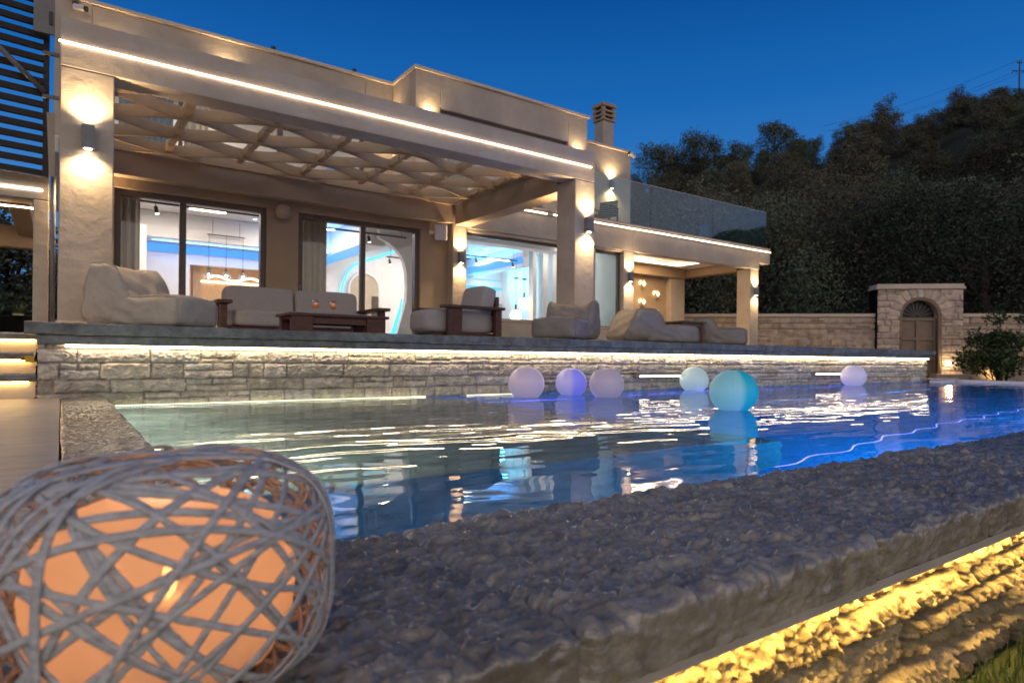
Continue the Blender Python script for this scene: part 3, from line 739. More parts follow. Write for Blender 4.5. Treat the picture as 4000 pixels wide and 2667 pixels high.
# speakers
t=thing('round_speaker',(2.98*K,10.93*K,2.36*K),'round brown outdoor speaker between the two sliding doors','speaker')
MB().lathe([(0,-.02),(.06,-.02),(.12,-.0),(.14,.06),(.14,.10),(.11,.15),(.0,.16)],n=24).build('housing',M['painted'],t,local=True,smooth=True).rotation_euler=(R(90),0,0)
MB().box(-.03,.03,.02,.08,-.1,.1).build('bracket',M['alu'],t,local=True)
t=thing('square_speaker',(5.93*K,10.86*K,2.38*K),'white square speaker tilted on the wall beside the lamp pillar','speaker',rz=R(-30))
o=MB().box(-.135,.135,-.05,.04,-.17,.17).build('cabinet',M['wplastic'],t,local=True,bevel=.02);o.rotation_euler=(R(10),0,0)
MB().box(-.26,-.16,.0,.05,-.04,.04).build('bracket',M['wplastic'],t,local=True,bevel=.006)
MB().tube([(-.17,.03,0),(0,.045,0)],.014,8).build('arm',M['wplastic'],t,local=True)
MB().tube([(0,0,-.175),(0,0,-.22)],.012,8).build('cable_plug',M['steel'],t,local=True)
# security cameras
def seccam(loc,label,rz):
    t=thing('security_camera',loc,label,'camera','security cameras under the parapet',rz)
    MB().tube([(0,0,0),(0,-.02,0)],.05,14).build('mount',M['wplastic'],t,local=True)
    MB().tube([(0,-.02,0),(0,-.09,-.03)],.018,8).build('arm',M['wplastic'],t,local=True)
    MB().tube([(-.06,-.10,-.03),(.12,-.14,-.07)],.048,16).build('barrel',M['wplastic'],t,local=True)
    MB().tube([(.121,-.14,-.07),(.15,-.146,-.076)],.05,16).build('hood',M['black'],t,local=True)
    MB().box(-.10,-.02,-.08,-.0,.0,.07).build('junction_box',M['black'],t,local=True,bevel=.006);return t
seccam((.20*K,12*K,5.33*K),'white security camera under the roof edge at the top left',R(-20))
seccam((12.28*K,12.2*K,5.40*K),'white security camera on the roof corner near the chimney',R(20))
for x,l in((3.35,'small dark vent stub on the left roof edge, nearer the camera'),(5.0,'small dark vent stub on the left roof edge, nearer the roof step')):
    t=thing('roof_vent',(x*K*.93,12.1*K,5.49*K),l,'vent');MB().tube([(0,0,0),(0,0,.07)],.03,10).tube([(0,0,.07),(0,0,.13)],.045,10).build('stub',M['black'],t,local=True)
# indoor lamps
t=thing('triple_pendant',(2.82*K,14.5*K,2.47*K),'black bar pendant with three smoked glass bulbs behind the left door','pendant lamp')
b=MB().box(-.42,.42,-.02,.02,0,.025)
for x in(-.38,0,.38): b.tube([(x,0,0),(x,0,-.78)],.006,6)
for x in(-.30,.30): b.tube([(x,0,.025),(x,0,.36)],.006,6)
b.build('bar',M['black'],t,local=True)
for x in(-.38,0,.38):
    s=MB().lathe([(.03,.0),(.035,-.03),(.11,-.09),(.12,-.15),(.085,-.21),(.05,-.24)],(x,0,-.84),20).build('glass_shade',M['drinkglass'],t,local=True,smooth=True)
    MB().tube([(x,0,-.78),(x,0,-.90)],.03,10).build('lamp_holder',M['black'],t,local=True)
    MB().lathe([(.0,0),(.022,-.02),(.03,-.07),(.02,-.12),(0,-.14)],(x,0,-.90),12).build('bulb',M['bulb'],t,local=True,smooth=True)
for (x,y,z,l,top) in((9.58,13.5,1.08,'lower opal globe pendant behind the big window',2.02),(9.84,13.5,1.40,'higher opal globe pendant beside the white columns',2.02)):
    t=thing('globe_pendant',(x*K,y*K,z*K),l,'pendant lamp')
    MB().lathe([(.17*math.sin(a),.17*math.cos(a)) for a in np.linspace(0.02,math.pi-.02,16)],n=24).build('globe',M['globe'],t,local=True,smooth=True)
    MB().tube([(0,0,.165),(0,0,.32)],.03,12).tube([(0,0,.32),(0,0,(top-z)*K)],.006,6).tube([(0,0,(top-z)*K),(0,0,(top-z)*K+.03)],.08,14).tube([(0,0,(top-z)*K+.03),(0,0,(2.8-z)*K)],.004,6).build('stem',M['black'],t,local=True)
def track(x0,x1,y,z,bars,spots,label):
    t=thing('track_light',((x0+x1)/2*K,y*K,z*K),label,'track light')
    MB().box(x0,x1,y-.025,y+.025,z,z+.03).build('rail',M['black'],t,K)
    for (a,b_) in((x0+.1,0),(x1-.1,0)): MB().tube([(a,y,z+.03),(a,y,2.8)],.006,6).build('hanger',M['black'],t,K)
    for a,c in bars: MB().box(a,c,y-.02,y+.02,z-.022,z-.001).build('light_bar',M['led'],t,K)
    for s in spots:
        q=MB().tube([(s,y,z),(s,y,z-.05)],.008,6).tube([(s,y-.01,z-.05),(s+.02,y-.02,z-.16)],.03,12).build('spot_head',M['black'],t,K)
        MB().tube([(s+.0205,y-.0205,z-.162),(s+.022,y-.022,z-.168)],.026,12).build('lens',M['spot'],q,K) if False else None
        e=MB().tube([(s+.0205,y-.0202,z-.161),(s+.0215,y-.0208,z-.168)],.026,12);e.build('spot_lens',M['spot'],t,K)
track(.85,3.0,11.8,2.42,[(1.72,2.28)],[1.23],'black ceiling track with light bar behind the left sliding door')
track(3.6,5.75,12.0,2.40,[(3.75,4.25)],[4.93],'black ceiling track behind the middle sliding door')
track(8.02,9.6,13.5,2.47,[(8.70,9.36)],[8.35,9.45],'black ceiling track with light bar behind the big window')
track(6.22,6.75,14.0,2.31,[],[6.28,6.62],'short black ceiling track beyond the curved white wall')
for x,y in((1.9,13.6),(2.5,13.9),(3.3,14.1),(4.55,13.8),(9.1,14.2)):
    t=thing('ceiling_spot',(x*K,y*K,2.84*K),'small recessed ceiling spot in the living room','downlight','recessed spots in the living room ceiling')
    MB().tube([(0,0,0),(0,0,-.012)],.05,14).build('ring',M['white'],t,local=True);MB().tube([(0,0,-.0125),(0,0,-.015)],.035,14).build('lens',M['spot'],t,local=True)
for (x,y,z,l) in((6.5,12.54,.62,'white light switch on the curved wall, above the socket'),(6.45,12.54,.40,'white wall socket low on the curved wall')):
    t=thing('wall_switch',(x*K,y*K,z*K),l,'switch');MB().box(-.06,.06,-.012,0,-.04,.04).build('plate',M['lampgrey'],t,local=True,bevel=.003)
# dining set indoors: a pink seat by the big window
t=thing('sofa',(9.15*K,12.0*K,fz*K),'rose upholstered seat inside the big window','sofa')
W,F=soft_box(1.3,.7,.42,6,10);soft('seat',W,F,surf('rose_fabric',(.42,.2,.16),.9,.1,20),t,(0,0,.45))
MB().box(-.6,.6,-.3,.3,.0,.24).build('base',M['teak2'],t,local=True)

# ================================================================== LEFT SIDE: PAVILION, LOUVRES
sp=thing('side_pavilion',(-1.4,9.5,FL),'grey brown pavilion at the left edge with light strips and inner beams','pavilion')
def sb(name,boxes,mat='plaster',bevel=.01): return slabk(name,boxes,M[mat],sp,1,bevel)
sb('pillar',[(-.265,-.125,8.9,9.25,.15,1.70)])
sb('front_beam',[(-2.6,-.125,8.9,9.25,1.702,2.02)])
sb('rear_beam',[(-2.6,-.1,11.2,11.4,1.45,1.75)],'plaster_in')
sb('roof_beam',[(-2.6,-.3,9.6,9.75,1.82,2.0)],'painted');sb('roof_beam',[(-2.6,-.3,10.3,10.45,1.82,2.0)],'painted')
sb('roof',[(-2.6,-.13,9.26,11.4,2.022,2.08)],'painted')
sb('side_beam',[(-.5,-.3,9.26,11.19,1.62,1.80)],'painted')
sb('light_strip',[(-2.6,-.185,8.885,8.899,1.80,1.82)],'led_white',0)
sb('light_strip',[(-2.6,-.275,9.26,9.28,1.655,1.672)],'led',0)
sb('low_wall',[(-2.6,-.1,9.7,9.9,FL-.1,.44)],'pinkstone')
light('pavilion_glow','AREA',(-1.2,10,1.79),WARM,14,sp,.8)
MB().tube([(-.085,8.80,.28),(-.085,8.80,2.0)],.024,12).build('downpipe',M['steel'],sp,smooth=True)
t=thing('potted_plant',(-.42,9.65,.44),'small spiky plant on the low wall inside the left pavilion','plant')
b=MB()
for i in range(26):
    a=random.uniform(0,6.28);h=random.uniform(.08,.18);r=random.uniform(.05,.14);b.tube([(0,0,0),(r*.5*math.cos(a),r*.5*math.sin(a),h*.7),(r*math.cos(a),r*math.sin(a),h)],[.008,.007,.001],5)
b.build('leaves',M['leaf3'],t,local=True);MB().lathe([(.0,-.0),(.05,0),(.06,.02),(.0,.02)],n=12).build('pot',M['trim'],t,local=True)
lv=thing('louvre_screen',(-1.1,8.7,2.0),'dark timber louvre screen on a steel frame at the top left','louvre screen')
for i in range(17):
    z=1.98+i*.125;dx=-.0
    b=MB();y0=8.70+.0;x0,x1=-2.4,-.175
    s=.02
    b.add([(x0,y0-.30,z-.035),(x1,y0,z-.035-s),(x1,y0+.02,z+.035-s),(x0,y0-.28,z+.035),(x0,y0-.25,z-.035),(x1,y0+.05,z-.035-s),(x1,y0+.07,z+.035-s),(x0,y0-.23,z+.035)],
      [(0,1,2,3),(7,6,5,4),(0,4,5,1),(1,5,6,2),(2,6,7,3),(3,7,4,0)]).build('slat',M['darkwood'],lv)
for (za,zb) in((4.42,3.90),(4.75,4.12),(4.98,4.30)):
    MB().add([(-2.4,8.2,za+.55),(-.25,8.62,zb-.06),(-.25,8.64,zb+.05),(-2.4,8.22,za+.72),(-2.4,8.25,za+.55),(-.25,8.68,zb-.06),(-.25,8.70,zb+.05),(-2.4,8.28,za+.72)],[(0,1,2,3),(7,6,5,4),(0,4,5,1),(1,5,6,2),(2,6,7,3),(3,7,4,0)]).build('slat',M['darkwood'],lv)
MB().box(-.185,-.13,8.71,8.78,1.93,3.55).build('post',M['darkwood'],lv,bevel=.004)
MB().tube([(-1.3,8.50,4.10),(-.55,8.56,3.17),(-.17,8.66,2.83)],.028,10).build('strut',M['steel'],lv,smooth=True)
MB().box(-.27,-.085,8.53,8.56,3.42,4.6).build('steel_plate',M['steel'],lv,bevel=.004)
MB().box(-.135,-.10,8.515,8.529,3.52,3.66).build('slot',M['black'],lv)
for z in(3.25,2.78): MB().box(-.19,-.04,8.66,8.70,z,z+.035).build('bracket',M['steel'],lv,bevel=.003)
MB().add([(-.125,8.66,1.93),(-.075,8.66,1.93),(-.075,8.66,2.62),(-.15,8.66,2.62),(-.125,8.69,1.93),(-.075,8.69,1.93),(-.075,8.69,2.62),(-.15,8.69,2.62)],[(0,1,2,3),(7,6,5,4),(0,4,5,1),(1,5,6,2),(2,6,7,3),(3,7,4,0)]).build('end_plate',M['plaster'],lv)

# ================================================================== TERRACE FURNITURE
def bean_bag(loc,rz,label,L=1.2,Wd=.8,hs=.36,hb=.72,mat='canvas',seed=0,ears=.06,lean=.28):
    """length runs along local +x from the back (0) to the seat front (L)"""
    t=thing('bean_bag',loc,label,'bean bag','bean bag loungers on the terrace',rz)
    def d1(W,V):
        W=W.copy();u=V[:,0]                     # seat sags towards the back, puffs at the front
        W[:,2]*=1+.06*u-.10*np.clip(u-.5,0,1)
        W[:,2]+=.02*np.cos(V[:,1]*2)*(V[:,2]>0)
        nb=np.exp(-((u+.35)/.28)**2);W[:,2]+=nb*.009*np.sin(V[:,1]*9+u*6)*(V[:,2]>0);W[:,1]+=nb*.009*np.sin(V[:,2]*7+u*9+seed)*np.abs(V[:,1])
        return W
    W,F=soft_box(L*.78,Wd,hs,5.5,30,d1,.009,seed)
    W[:,2]=np.maximum(W[:,2],-hs/2+.004)
    soft('seat',W,F,M[mat],t,(L*.61,0,hs/2))
    def d2(W,V):
        W=W.copy();v=V[:,2]
        W[:,0]*=1-.45*np.clip(v,-1,1)
        W[:,0]-=lean*.5*(v+1)*.5
        W[:,0]+=.010*np.sin(V[:,1]*8+v*3+seed)*np.exp(-((v+.15)/.4)**2)+.007*np.sin(v*9+V[:,1]*4)
        e=np.clip(v-.55,0,1)*np.clip(np.abs(V[:,1])-.6,0,1)*6
        W[:,1]*=1+.05*v+.10*e
        W[:,2]+=ears*e*1.6-.035*np.clip(v,0,1)*(1-np.abs(V[:,1]))
        return W
    W,F=soft_box(L*.56,Wd*1.02,hb,4.2,30,d2,.014,seed+5)
    W[:,2]=np.maximum(W[:,2],-hb/2+.004)
    b=soft('backrest',W,F,M[mat],t,(L*.26,0,hb/2))
    # stitched seams
    def seam(sx,sy,sz,p,df,off,half):
        for sg in(-1,1):
            V=[]
            for a in np.linspace(-.25*math.pi,1.25*math.pi,40):
                q=np.array([math.cos(a),sg*.93,math.sin(a)]);m=max(abs(q[0]),abs(q[2]));q[0]/=m;q[2]/=m;V.append(q/((np.abs(q)**p).sum()**(1/p)))
            V=np.array(V);W=df(V*np.array([sx,sy,sz])/2,V)*np.array([1.005,1.005,1.005])+np.array(off);W=W[W[:,2]>.02]
            MB().tube([tuple(w) for w in W],.006,6).build('piping',M[mat],half,local=True,smooth=True)
    seam(L*.78,Wd,hs,5.5,d1,(L*.61,0,hs/2),t)
    seam(L*.56,Wd*1.02,hb,4.2,d2,(L*.26,0,hb/2),b)
    return t
bean_bag((.43,8.14,FL),R(-45),'large pale taupe bean bag lounger leaning by the left pillar',1.08,.76,.335,.68,'canvas',1,.05,.20)
bean_bag((6.95,8.0,FL),R(212),'grey bean bag lounger in front of the right pergola pillar',1.30,.80,.34,.62,'canvas_dark',7,.10,.05)
bean_bag((7.72,7.86,FL),R(-14),'grey bean bag lounger with rounded hood, left of the small side table',1.42,.78,.32,.62,'canvas_dark',13,.0,.02)
bean_bag((10.15,8.35,FL),R(-52),'grey bean bag lounger facing the pool at the far right',1.05,.95,.34,.56,'canvas_dark',19,.0,.02)

def cushion(name,t,c,s,mat='fabric',p=6,rot=None,puff=.0,seed=0):
    W,F=soft_box(*s,p,12,None,.006,seed);return soft(name,W,F,M[mat],t,c,rot)
# sofa
t=thing('outdoor_sofa',(3.05,10.1,FL),'grey two seat sofa with dark teak arms behind the coffee table','sofa')
for i,x in enumerate((-.53,.53)):
    cushion('back_cushion',t,(x,.42,.55),(1.05,.28,.48),'fabric',7,(R(-8),0,0),seed=i)
    cushion('seat_cushion',t,(x,-.05,.27),(1.05,.85,.26),'fabric',8,seed=i+4)
MB().box(-1.1,1.1,-.42,.5,.05,.14).box(-1.1,1.1,.5,.56,.05,.55).build('frame',M['teak'],t,local=True,bevel=.01)
for s in(-1,1):
    a=MB().box(s*1.19-.10,s*1.19+.10,-.5,.5,.46,.51).box(s*1.19-.045,s*1.19+.045,-.42,-.30,0,.459).box(s*1.19-.045,s*1.19+.045,.34,.46,0,.459)
    a.build('arm',M['teak'],t,local=True,bevel=.006)
# coffee table
t=thing('coffee_table',(2.90,8.20,FL),'low dark teak coffee table with slab legs and two drinks on it','table')
tp=MB()
for i in range(4): tp.box(-.655,.655,-.30+i*.151,-.30+i*.151+.148,.225,.262)
tp.build('tabletop',M['teak'],t,local=True,bevel=.006)
MB().box(-.36,.36,-.255,-.225,.135,.222).box(-.36,.36,.225,.255,.135,.222).box(-.60,.60,-.2,.2,.19,.222).build('apron',M['teak'],t,local=True,bevel=.004)
for s in(-1,1):
    for q in(-1,1): MB().box(s*.48-.13,s*.48+.13,q*.235-.05,q*.235+.05,0,.223).build('leg',M['teak'],t,local=True,bevel=.006)
# drinks
def wine_glass(loc,label):
    t=thing('wine_glass',loc,label,'glass','orange drinks on the coffee table')
    MB().lathe([(.0,0),(.034,.0),(.032,.003),(.005,.006),(.004,.06),(.006,.066),(.03,.078),(.040,.10),(.041,.125),(.034,.175),(.033,.175),(.0395,.125),(.0385,.101),(.029,.080),(.0,.069)],n=24).build('glass',M['drinkglass'],t,local=True,smooth=True)
    MB().lathe([(.0,.0705),(.028,.081),(.0375,.102),(.0382,.125),(.0355,.148),(.0,.148)],n=24).build('drink',M['drink'],t,local=True,smooth=True);return t
g1=wine_glass((2.62,8.05,FL+.262),'stemmed glass of orange drink, left of the pair on the coffee table')
dup(g1,(2.84,8.03,FL+.262),label='stemmed glass of orange drink, right of the pair on the coffee table')
# armchair (faces the coffee table)
t=thing('armchair',(4.75,8.15,FL),'grey cushioned armchair with wide dark teak arms','armchair')
cushion('seat_cushion',t,(-.10,0,.24),(1.18,.66,.36),'fabric',5,seed=9)
cushion('back_cushion',t,(.33,0,.55),(.26,.64,.46),'fabric',6,(0,R(14),0),seed=11)
MB().box(.44,.50,-.33,.33,.1,.62).box(-.55,.5,-.30,.30,.03,.08).build('frame',M['teak'],t,local=True,bevel=.008)
for s in(-1,1):
    MB().box(-.50,.50,s*.42-.075,s*.42+.075,.415,.457).box(-.42,-.20,s*.42-.04,s*.42+.04,0,.414).box(.36,.46,s*.42-.04,s*.42+.04,0,.414).build('arm',M['teak'],t,local=True,bevel=.006)
# side table
t=thing('side_table',(9.55,8.05,FL),'small square teak side table between two bean bags','table')
tp=MB()
for i in range(5): tp.box(-.33,.33,-.30+i*.121,-.30+i*.121+.116,.41,.44)
tp.build('tabletop',M['teak2'],t,local=True,bevel=.004)
MB().box(-.27,.27,-.26,-.24,.34,.408).box(-.27,.27,.24,.26,.34,.408).box(-.27,-.25,-.239,.239,.34,.408).box(.25,.27,-.239,.239,.34,.408).build('apron',M['teak2'],t,local=True)
for sx in(-1,1):
    for sy in(-1,1): MB().box(sx*.26-.03,sx*.26+.03,sy*.25-.03,sy*.25+.03,0,.409).build('leg',M['teak2'],t,local=True,bevel=.004)
# balcony chair
t=thing('balcony_chair',(10.95*K,11.7*K,3.16*K),'dark timber chair upstairs behind the glass balustrade','chair',None,R(-70))
b=MB()
for i in range(7): b.box(-.28,.28,.20+i*.012,.225+i*.012,.42+i*.065,.47+i*.065)
b.build('backrest',M['darkwood'],t,local=True)
b=MB()
for i in range(6): b.box(-.28,.28,-.30+i*.085,-.225+i*.085,.38,.405)
b.build('seat',M['darkwood'],t,local=True)
for s in(-1,1):
    MB().box(s*.30-.03,s*.30+.03,-.34,.27,.60,.63).build('arm',M['teak2'],t,local=True,bevel=.004)
    for y in(-.28,.24): MB().box(s*.29-.02,s*.29+.02,y-.02,y+.02,0,.6).build('leg',M['teak2'],t,local=True)

# ================================================================== BALLS ON THE WATER
def ball_mat(name,e):
    m,nt,b=newmat(name)
    a=N(nt,'ShaderNodeAttribute',attribute_name='Col');nt.links.new(a.outputs['Color'],b.inputs['Base Color'])
    nt.links.new(a.outputs['Color'],b.inputs['Emission Color']);b.inputs['Emission Strength'].default_value=e
    b.inputs['Roughness'].default_value=.38;b.inputs['Specular IOR Level'].default_value=.4
    n=N(nt,'ShaderNodeTexNoise');n.inputs['Scale'].default_value=14;bp=N(nt,'ShaderNodeBump');bp.inputs['Strength'].default_value=.06
    nt.links.new(n.outputs['Fac'],bp.inputs['Height']);nt.links.new(bp.outputs[0],b.inputs['Normal'])
    return m
BM=ball_mat('lit_vinyl',.26)
def ball(x,y,r,ca,cb,label,rz,sink=.045):
    t=thing('floating_ball',(x,y,WAT-sink),label,'ball','lit balls floating on the pool',rz)
    nu,nv=96,48;U=np.linspace(0,2*math.pi,nu+1);V=np.linspace(.012,math.pi-.012,nv)
    uu,vv=np.meshgrid(U,V,indexing='ij')
    seam=np.abs(((uu/(2*math.pi)*6)%1)-.5)                    # six gores
    rr=r*(1-.010*np.exp(-(.5-seam)/.02)*np.sin(vv))
    rr=rr+.0022*np.sin(uu*160)*np.exp(-(.5-seam)/.03)*np.sin(vv)
    zz=rr*np.cos(vv)*.955+r*.955-.012*np.exp(-(vv/.16)**2)
    P=np.stack([rr*np.sin(vv)*np.cos(uu),rr*np.sin(vv)*np.sin(uu),zz],-1)+np.array((x,y,WAT-sink))
    s=np.clip(np.cos(uu)*7,-1,1)*.5+.5
    c=np.array(ca)[None,None]*s[...,None]+np.array(cb)[None,None]*(1-s[...,None])
    grid_mesh('vinyl_skin',P,BM,t,True,c)
    MB().tube([(0,0,2*r*.955-.022),(0,0,2*r*.955-.008)],.018,12).build('valve',M['wplastic'],t,local=True);return t
ball(4.808,6.53,.228,(.50,.42,.50),(.40,.33,.43),'pale mauve floating ball, leftmost of the row by the stone wall',R(35))
ball(5.69,6.70,.215,(.36,.34,.62),(.22,.22,.78),'violet blue floating ball touching a mauve one',R(145))
ball(5.78,6.10,.224,(.38,.32,.40),(.33,.28,.36),'dusky mauve floating ball overlapping the violet one',R(60))
ball(8.267,6.72,.222,(.42,.54,.55),(.38,.52,.53),'mint white floating ball beside the long slot light',R(40))
ball(5.513,3.99,.234,(.18,.42,.46),(.01,.31,.40),'large teal floating ball, nearest one on the pool',R(152))
ball(13.22,6.72,.239,(.50,.47,.62),(.46,.42,.60),'pale lilac floating ball far off at the right end of the wall',R(40))

# ================================================================== LANTERN
ln=thing('lantern',(.108,.872,COP+.006),'round woven whitewashed cane lantern with a glowing salmon shade','lantern')
LR,LH=.188,.270
def surf_pt(d,off=0):
    # squat barrel: superellipsoid radius LR, height LH
    p=3.3;q=Vector((d[0]/(LR+off),d[1]/(LR+off),d[2]/(LH/2+off)))
    n=(math.hypot(q.x,q.y)**p+abs(q.z)**p)**(1/p)
    v=Vector(d)/n;v.z+=LH/2;return v
rg=random.Random(3);b=MB()
def ribbon(nrm,c0,w,off):
    nrm=Vector(nrm).normalized();a=nrm.orthogonal().normalized();e=nrm.cross(a);n=96
    ctr=nrm*c0;rad=math.sqrt(max(.01,1-c0*c0));P=[];Nn=[]
    ph=rg.uniform(0,6.28)
    for i in range(n):
        t=2*math.pi*i/n;wob=.012*math.sin(2*t+ph)
        d=(ctr+(a*math.cos(t)+e*math.sin(t))*rad+nrm*wob);P.append(surf_pt(d,off));Nn.append(Vector(d).normalized())
    vs=[];fs=[]
    for i in range(n):
        d=(P[(i+1)%n]-P[i-1]).normalized();s=d.cross(Nn[i]).normalized();o=s.cross(d).normalized()
        for (x,y) in((-.5,-.3),(-.42,.3),(.42,.3),(.5,-.3)): vs.append(P[i]+s*x*w+o*y*w*.34)
    for i in range(n):
        j=(i+1)%n
        for k in range(4): fs.append((i*4+k,i*4+(k+1)%4,j*4+(k+1)%4,j*4+k))
    b.add(vs,fs)
for i in range(40):
    az=2*math.pi*i/40*2.39996*5.7+rg.uniform(-.2,.2);tl=R(rg.choice([38,46,54,62,30])+rg.uniform(-6,6))
    ribbon((math.sin(tl)*math.cos(az),math.sin(tl)*math.sin(az),math.cos(tl)),rg.uniform(-.34,.34),rg.uniform(.0062,.0098),rg.uniform(-.004,.004))
for i in range(11): 
    az=rg.uniform(0,6.28);tl=R(rg.uniform(3,12));ribbon((math.sin(tl)*math.cos(az),math.sin(tl)*math.sin(az),math.cos(tl)),rg.uniform(-.86,-.55),rg.uniform(.006,.010),rg.uniform(-.003,.006))
for i in range(5):
    az=rg.uniform(0,6.28);ribbon((math.cos(az),math.sin(az),rg.uniform(-.12,.12)),rg.uniform(-.5,.6),.010,.005)
b.build('woven_cage',M['rope'],ln,local=True,smooth=True)
MB().lathe([(.0,.016),(.08,.016),(.122,.034),(.143,.08),(.147,.125),(.140,.168),(.116,.203),(.074,.220),(.0,.222)],n=48).build('shade',M['shade'],ln,local=True,smooth=True)
MB().lathe([(.0,.022),(.035,.022),(.035,.10),(.0,.10)],n=20).build('candle',M['white'],ln,local=True)
MB().lathe([(.0,.10),(.008,.108),(.010,.118),(.005,.135),(.0,.145)],n=12).build('flame',emis('flame',(1,.42,.10),60),ln,local=True,smooth=True)
light('candle_light','POINT',(.108,.872,COP+.182),(1,.66,.44),.20,ln,.03)
MB().tube([(.0,0,.006),(.0,0,.02)],.10,24).build('base',M['teak2'],ln,local=True)

# ================================================================== GARDEN WALL AND GATE
wa=Vector((27.0,7.95,0));wbv=Vector((18.9,15.85,0));wd=(wbv-wa).normalized();wn=Vector((wd.y,-wd.x,0))   # wn faces away
wn=-wn if wn.dot(Vector((-1,-1,0)))<0 else wn
def wall_run(root,s0,s1,z0,z1,seed,thick=.4):
    n=int((s1-s0)/.045);S=np.linspace(s0,s1,n);Zz=np.arange(z0,z1+.001,.04)
    Xg,Zg,h,col=stone_layout(S,Zz,[.2,.16,.23,.18,.15,.22,.2,.17,.21,.2,.18,.2,.22,.2,.2],.3,.75,seed,.02,.03,.3)
    h+=fbm(Xg*8,Zg*8,3,seed)*.03
    P=np.stack([wa.x+wd.x*Xg+wn.x*h,wa.y+wd.y*Xg+wn.y*h,Zg],-1)
    grid_mesh('stone_face',P,M['pinkstone'],root,True,col*.95)
    def ob(a0,a1,d0,d1,q0,q1,name,mat,bev=.01):
        vs=[]
        for z in(q0,q1):
            for(a,d) in((a0,d0),(a1,d0),(a1,d1),(a0,d1)): p=wa+wd*a+wn*d;vs.append((p.x,p.y,z))
        return MB().add(vs,[(3,2,1,0),(4,5,6,7),(0,1,5,4),(1,2,6,5),(2,3,7,6),(3,0,4,7)]).build(name,mat,root,bevel=bev)
    return ob
gw=thing('garden_wall',(23,11.9,GND),'pinkish rubble stone boundary wall between the villa and the arched gate','stone wall')
S_R=(Vector((25.53,9.33,0))-wa).dot(wd);S_L=(Vector((23.54,11.21,0))-wa).dot(wd)
ob=wall_run(gw,S_L,S_L+16,GND,1.56,5);ob(S_L,S_L+16,-.4,-.03,GND,1.56,'wall_core',M['terrace']);ob(S_L,S_L+16,-.42,.07,1.562,1.68,'cap',M['pinkstone'] if False else M['trim'])
gw2=thing('garden_wall',(28,6.9,GND),'rubble stone boundary wall behind the bush, right of the arched gate','stone wall')
ob=wall_run(gw2,-9,S_R,GND,1.56,6);ob(-9,S_R,-.4,-.03,GND,1.56,'wall_core',M['terrace']);ob(-9,S_R,-.42,.07,1.562,1.68,'cap',M['trim'])
gt=thing('arched_gate',((25.53+23.54)/2,(9.33+11.21)/2,GND),'stone portal with voussoirs, fanlight and panelled double gate','gate')
sm=(S_L+S_R)/2-.03;hw=(S_L-S_R)/2;zs_=1.56;ro=.66
def gp(s,d,z): p=wa+wd*s+wn*d;return (p.x,p.y,z)
# heightfield portal with an arched hole
S=np.arange(S_R,S_L+.01,.03);Zz=np.arange(GND,2.52,.03)
Xg,Zg,h,col=stone_layout(S,Zz,[.22]*20,.3,.62,12,.02,.03,.25)
ang=np.arctan2(Zg-zs_,Xg-sm);rad=np.hypot(Xg-sm,Zg-zs_)
vous=(rad>ro)&(rad<ro+.36)&(Zg>zs_)
k_=np.floor(ang/(math.pi/11));fr=(ang/(math.pi/11))-k_
h=np.where(vous,np.where((fr<.09)|(fr>.91),-.018,.035+.02*(k_==5)),h);tv=.95+.25*_hash(k_,k_*0,8)
col=np.where(vous[...,None],tv[...,None]*np.array([1.05,1.05,1.05]),col)
col=np.where((vous&(k_==5))[...,None],np.array([1.15,1.3,1.4]),col)
h+=fbm(Xg*8,Zg*8,3,4)*.02+.20
hole=((rad<ro)&(Zg>=zs_))|((np.abs(Xg-sm)<ro)&(Zg<zs_))
h=np.where(hole,-.15,h)
P=np.stack([wa.x+wd.x*Xg+wn.x*h,wa.y+wd.y*Xg+wn.y*h,Zg],-1)
grid_mesh('portal_face',P,M['pinkstone'],gt,True,col*1.08)
def gob(s0,s1,d0,d1,z0,z1,name,mat,bev=.006):
    vs=[]
    for z in(z0,z1):
        for(a,d) in((s0,d0),(s1,d0),(s1,d1),(s0,d1)): vs.append(gp(a,d,z))
    return MB().add(vs,[(3,2,1,0),(4,5,6,7),(0,1,5,4),(1,2,6,5),(2,3,7,6),(3,0,4,7)]).build(name,mat,gt,bevel=bev)
gob(S_R,S_R+.04,-.5,.2,GND,2.5,'side_cheek',M['pinkstone']);gob(S_L-.04,S_L,-.5,.2,GND,2.5,'side_cheek',M['pinkstone'])
gob(S_R-.06,S_L+.06,-.5,.29,2.521,2.60,'cornice',M['trim']);gob(S_R-.02,S_L+.02,-.48,.25,2.602,2.70,'cornice',M['trim'])
arc=[(sm-ro+.03,GND)]+[(sm+(ro-.03)*math.cos(t),zs_+(ro-.03)*math.sin(t)) for t in np.linspace(math.pi,0,20)]+[(sm+ro-.03,GND)]
MB().tube([gp(s,.15,z) for s,z in arc],.07,8).build('arch_frame',M['gate'],gt,smooth=True)
ri=ro-.11
gob(sm-ri,sm+ri,-.10,-.04,GND,zs_-.02,'gate_leaf',M['gate'])
fb=MB()
for a in np.linspace(-ri,ri,3): fb.add([gp(sm+a-.05,-.04,GND),gp(sm+a+.05,-.04,GND),gp(sm+a+.05,.02,GND),gp(sm+a-.05,.02,GND)]+[gp(sm+a-.05,-.04,zs_-.03),gp(sm+a+.05,-.04,zs_-.03),gp(sm+a+.05,.02,zs_-.03),gp(sm+a-.05,.02,zs_-.03)],[(3,2,1,0),(4,5,6,7),(0,1,5,4),(1,2,6,5),(2,3,7,6),(3,0,4,7)])
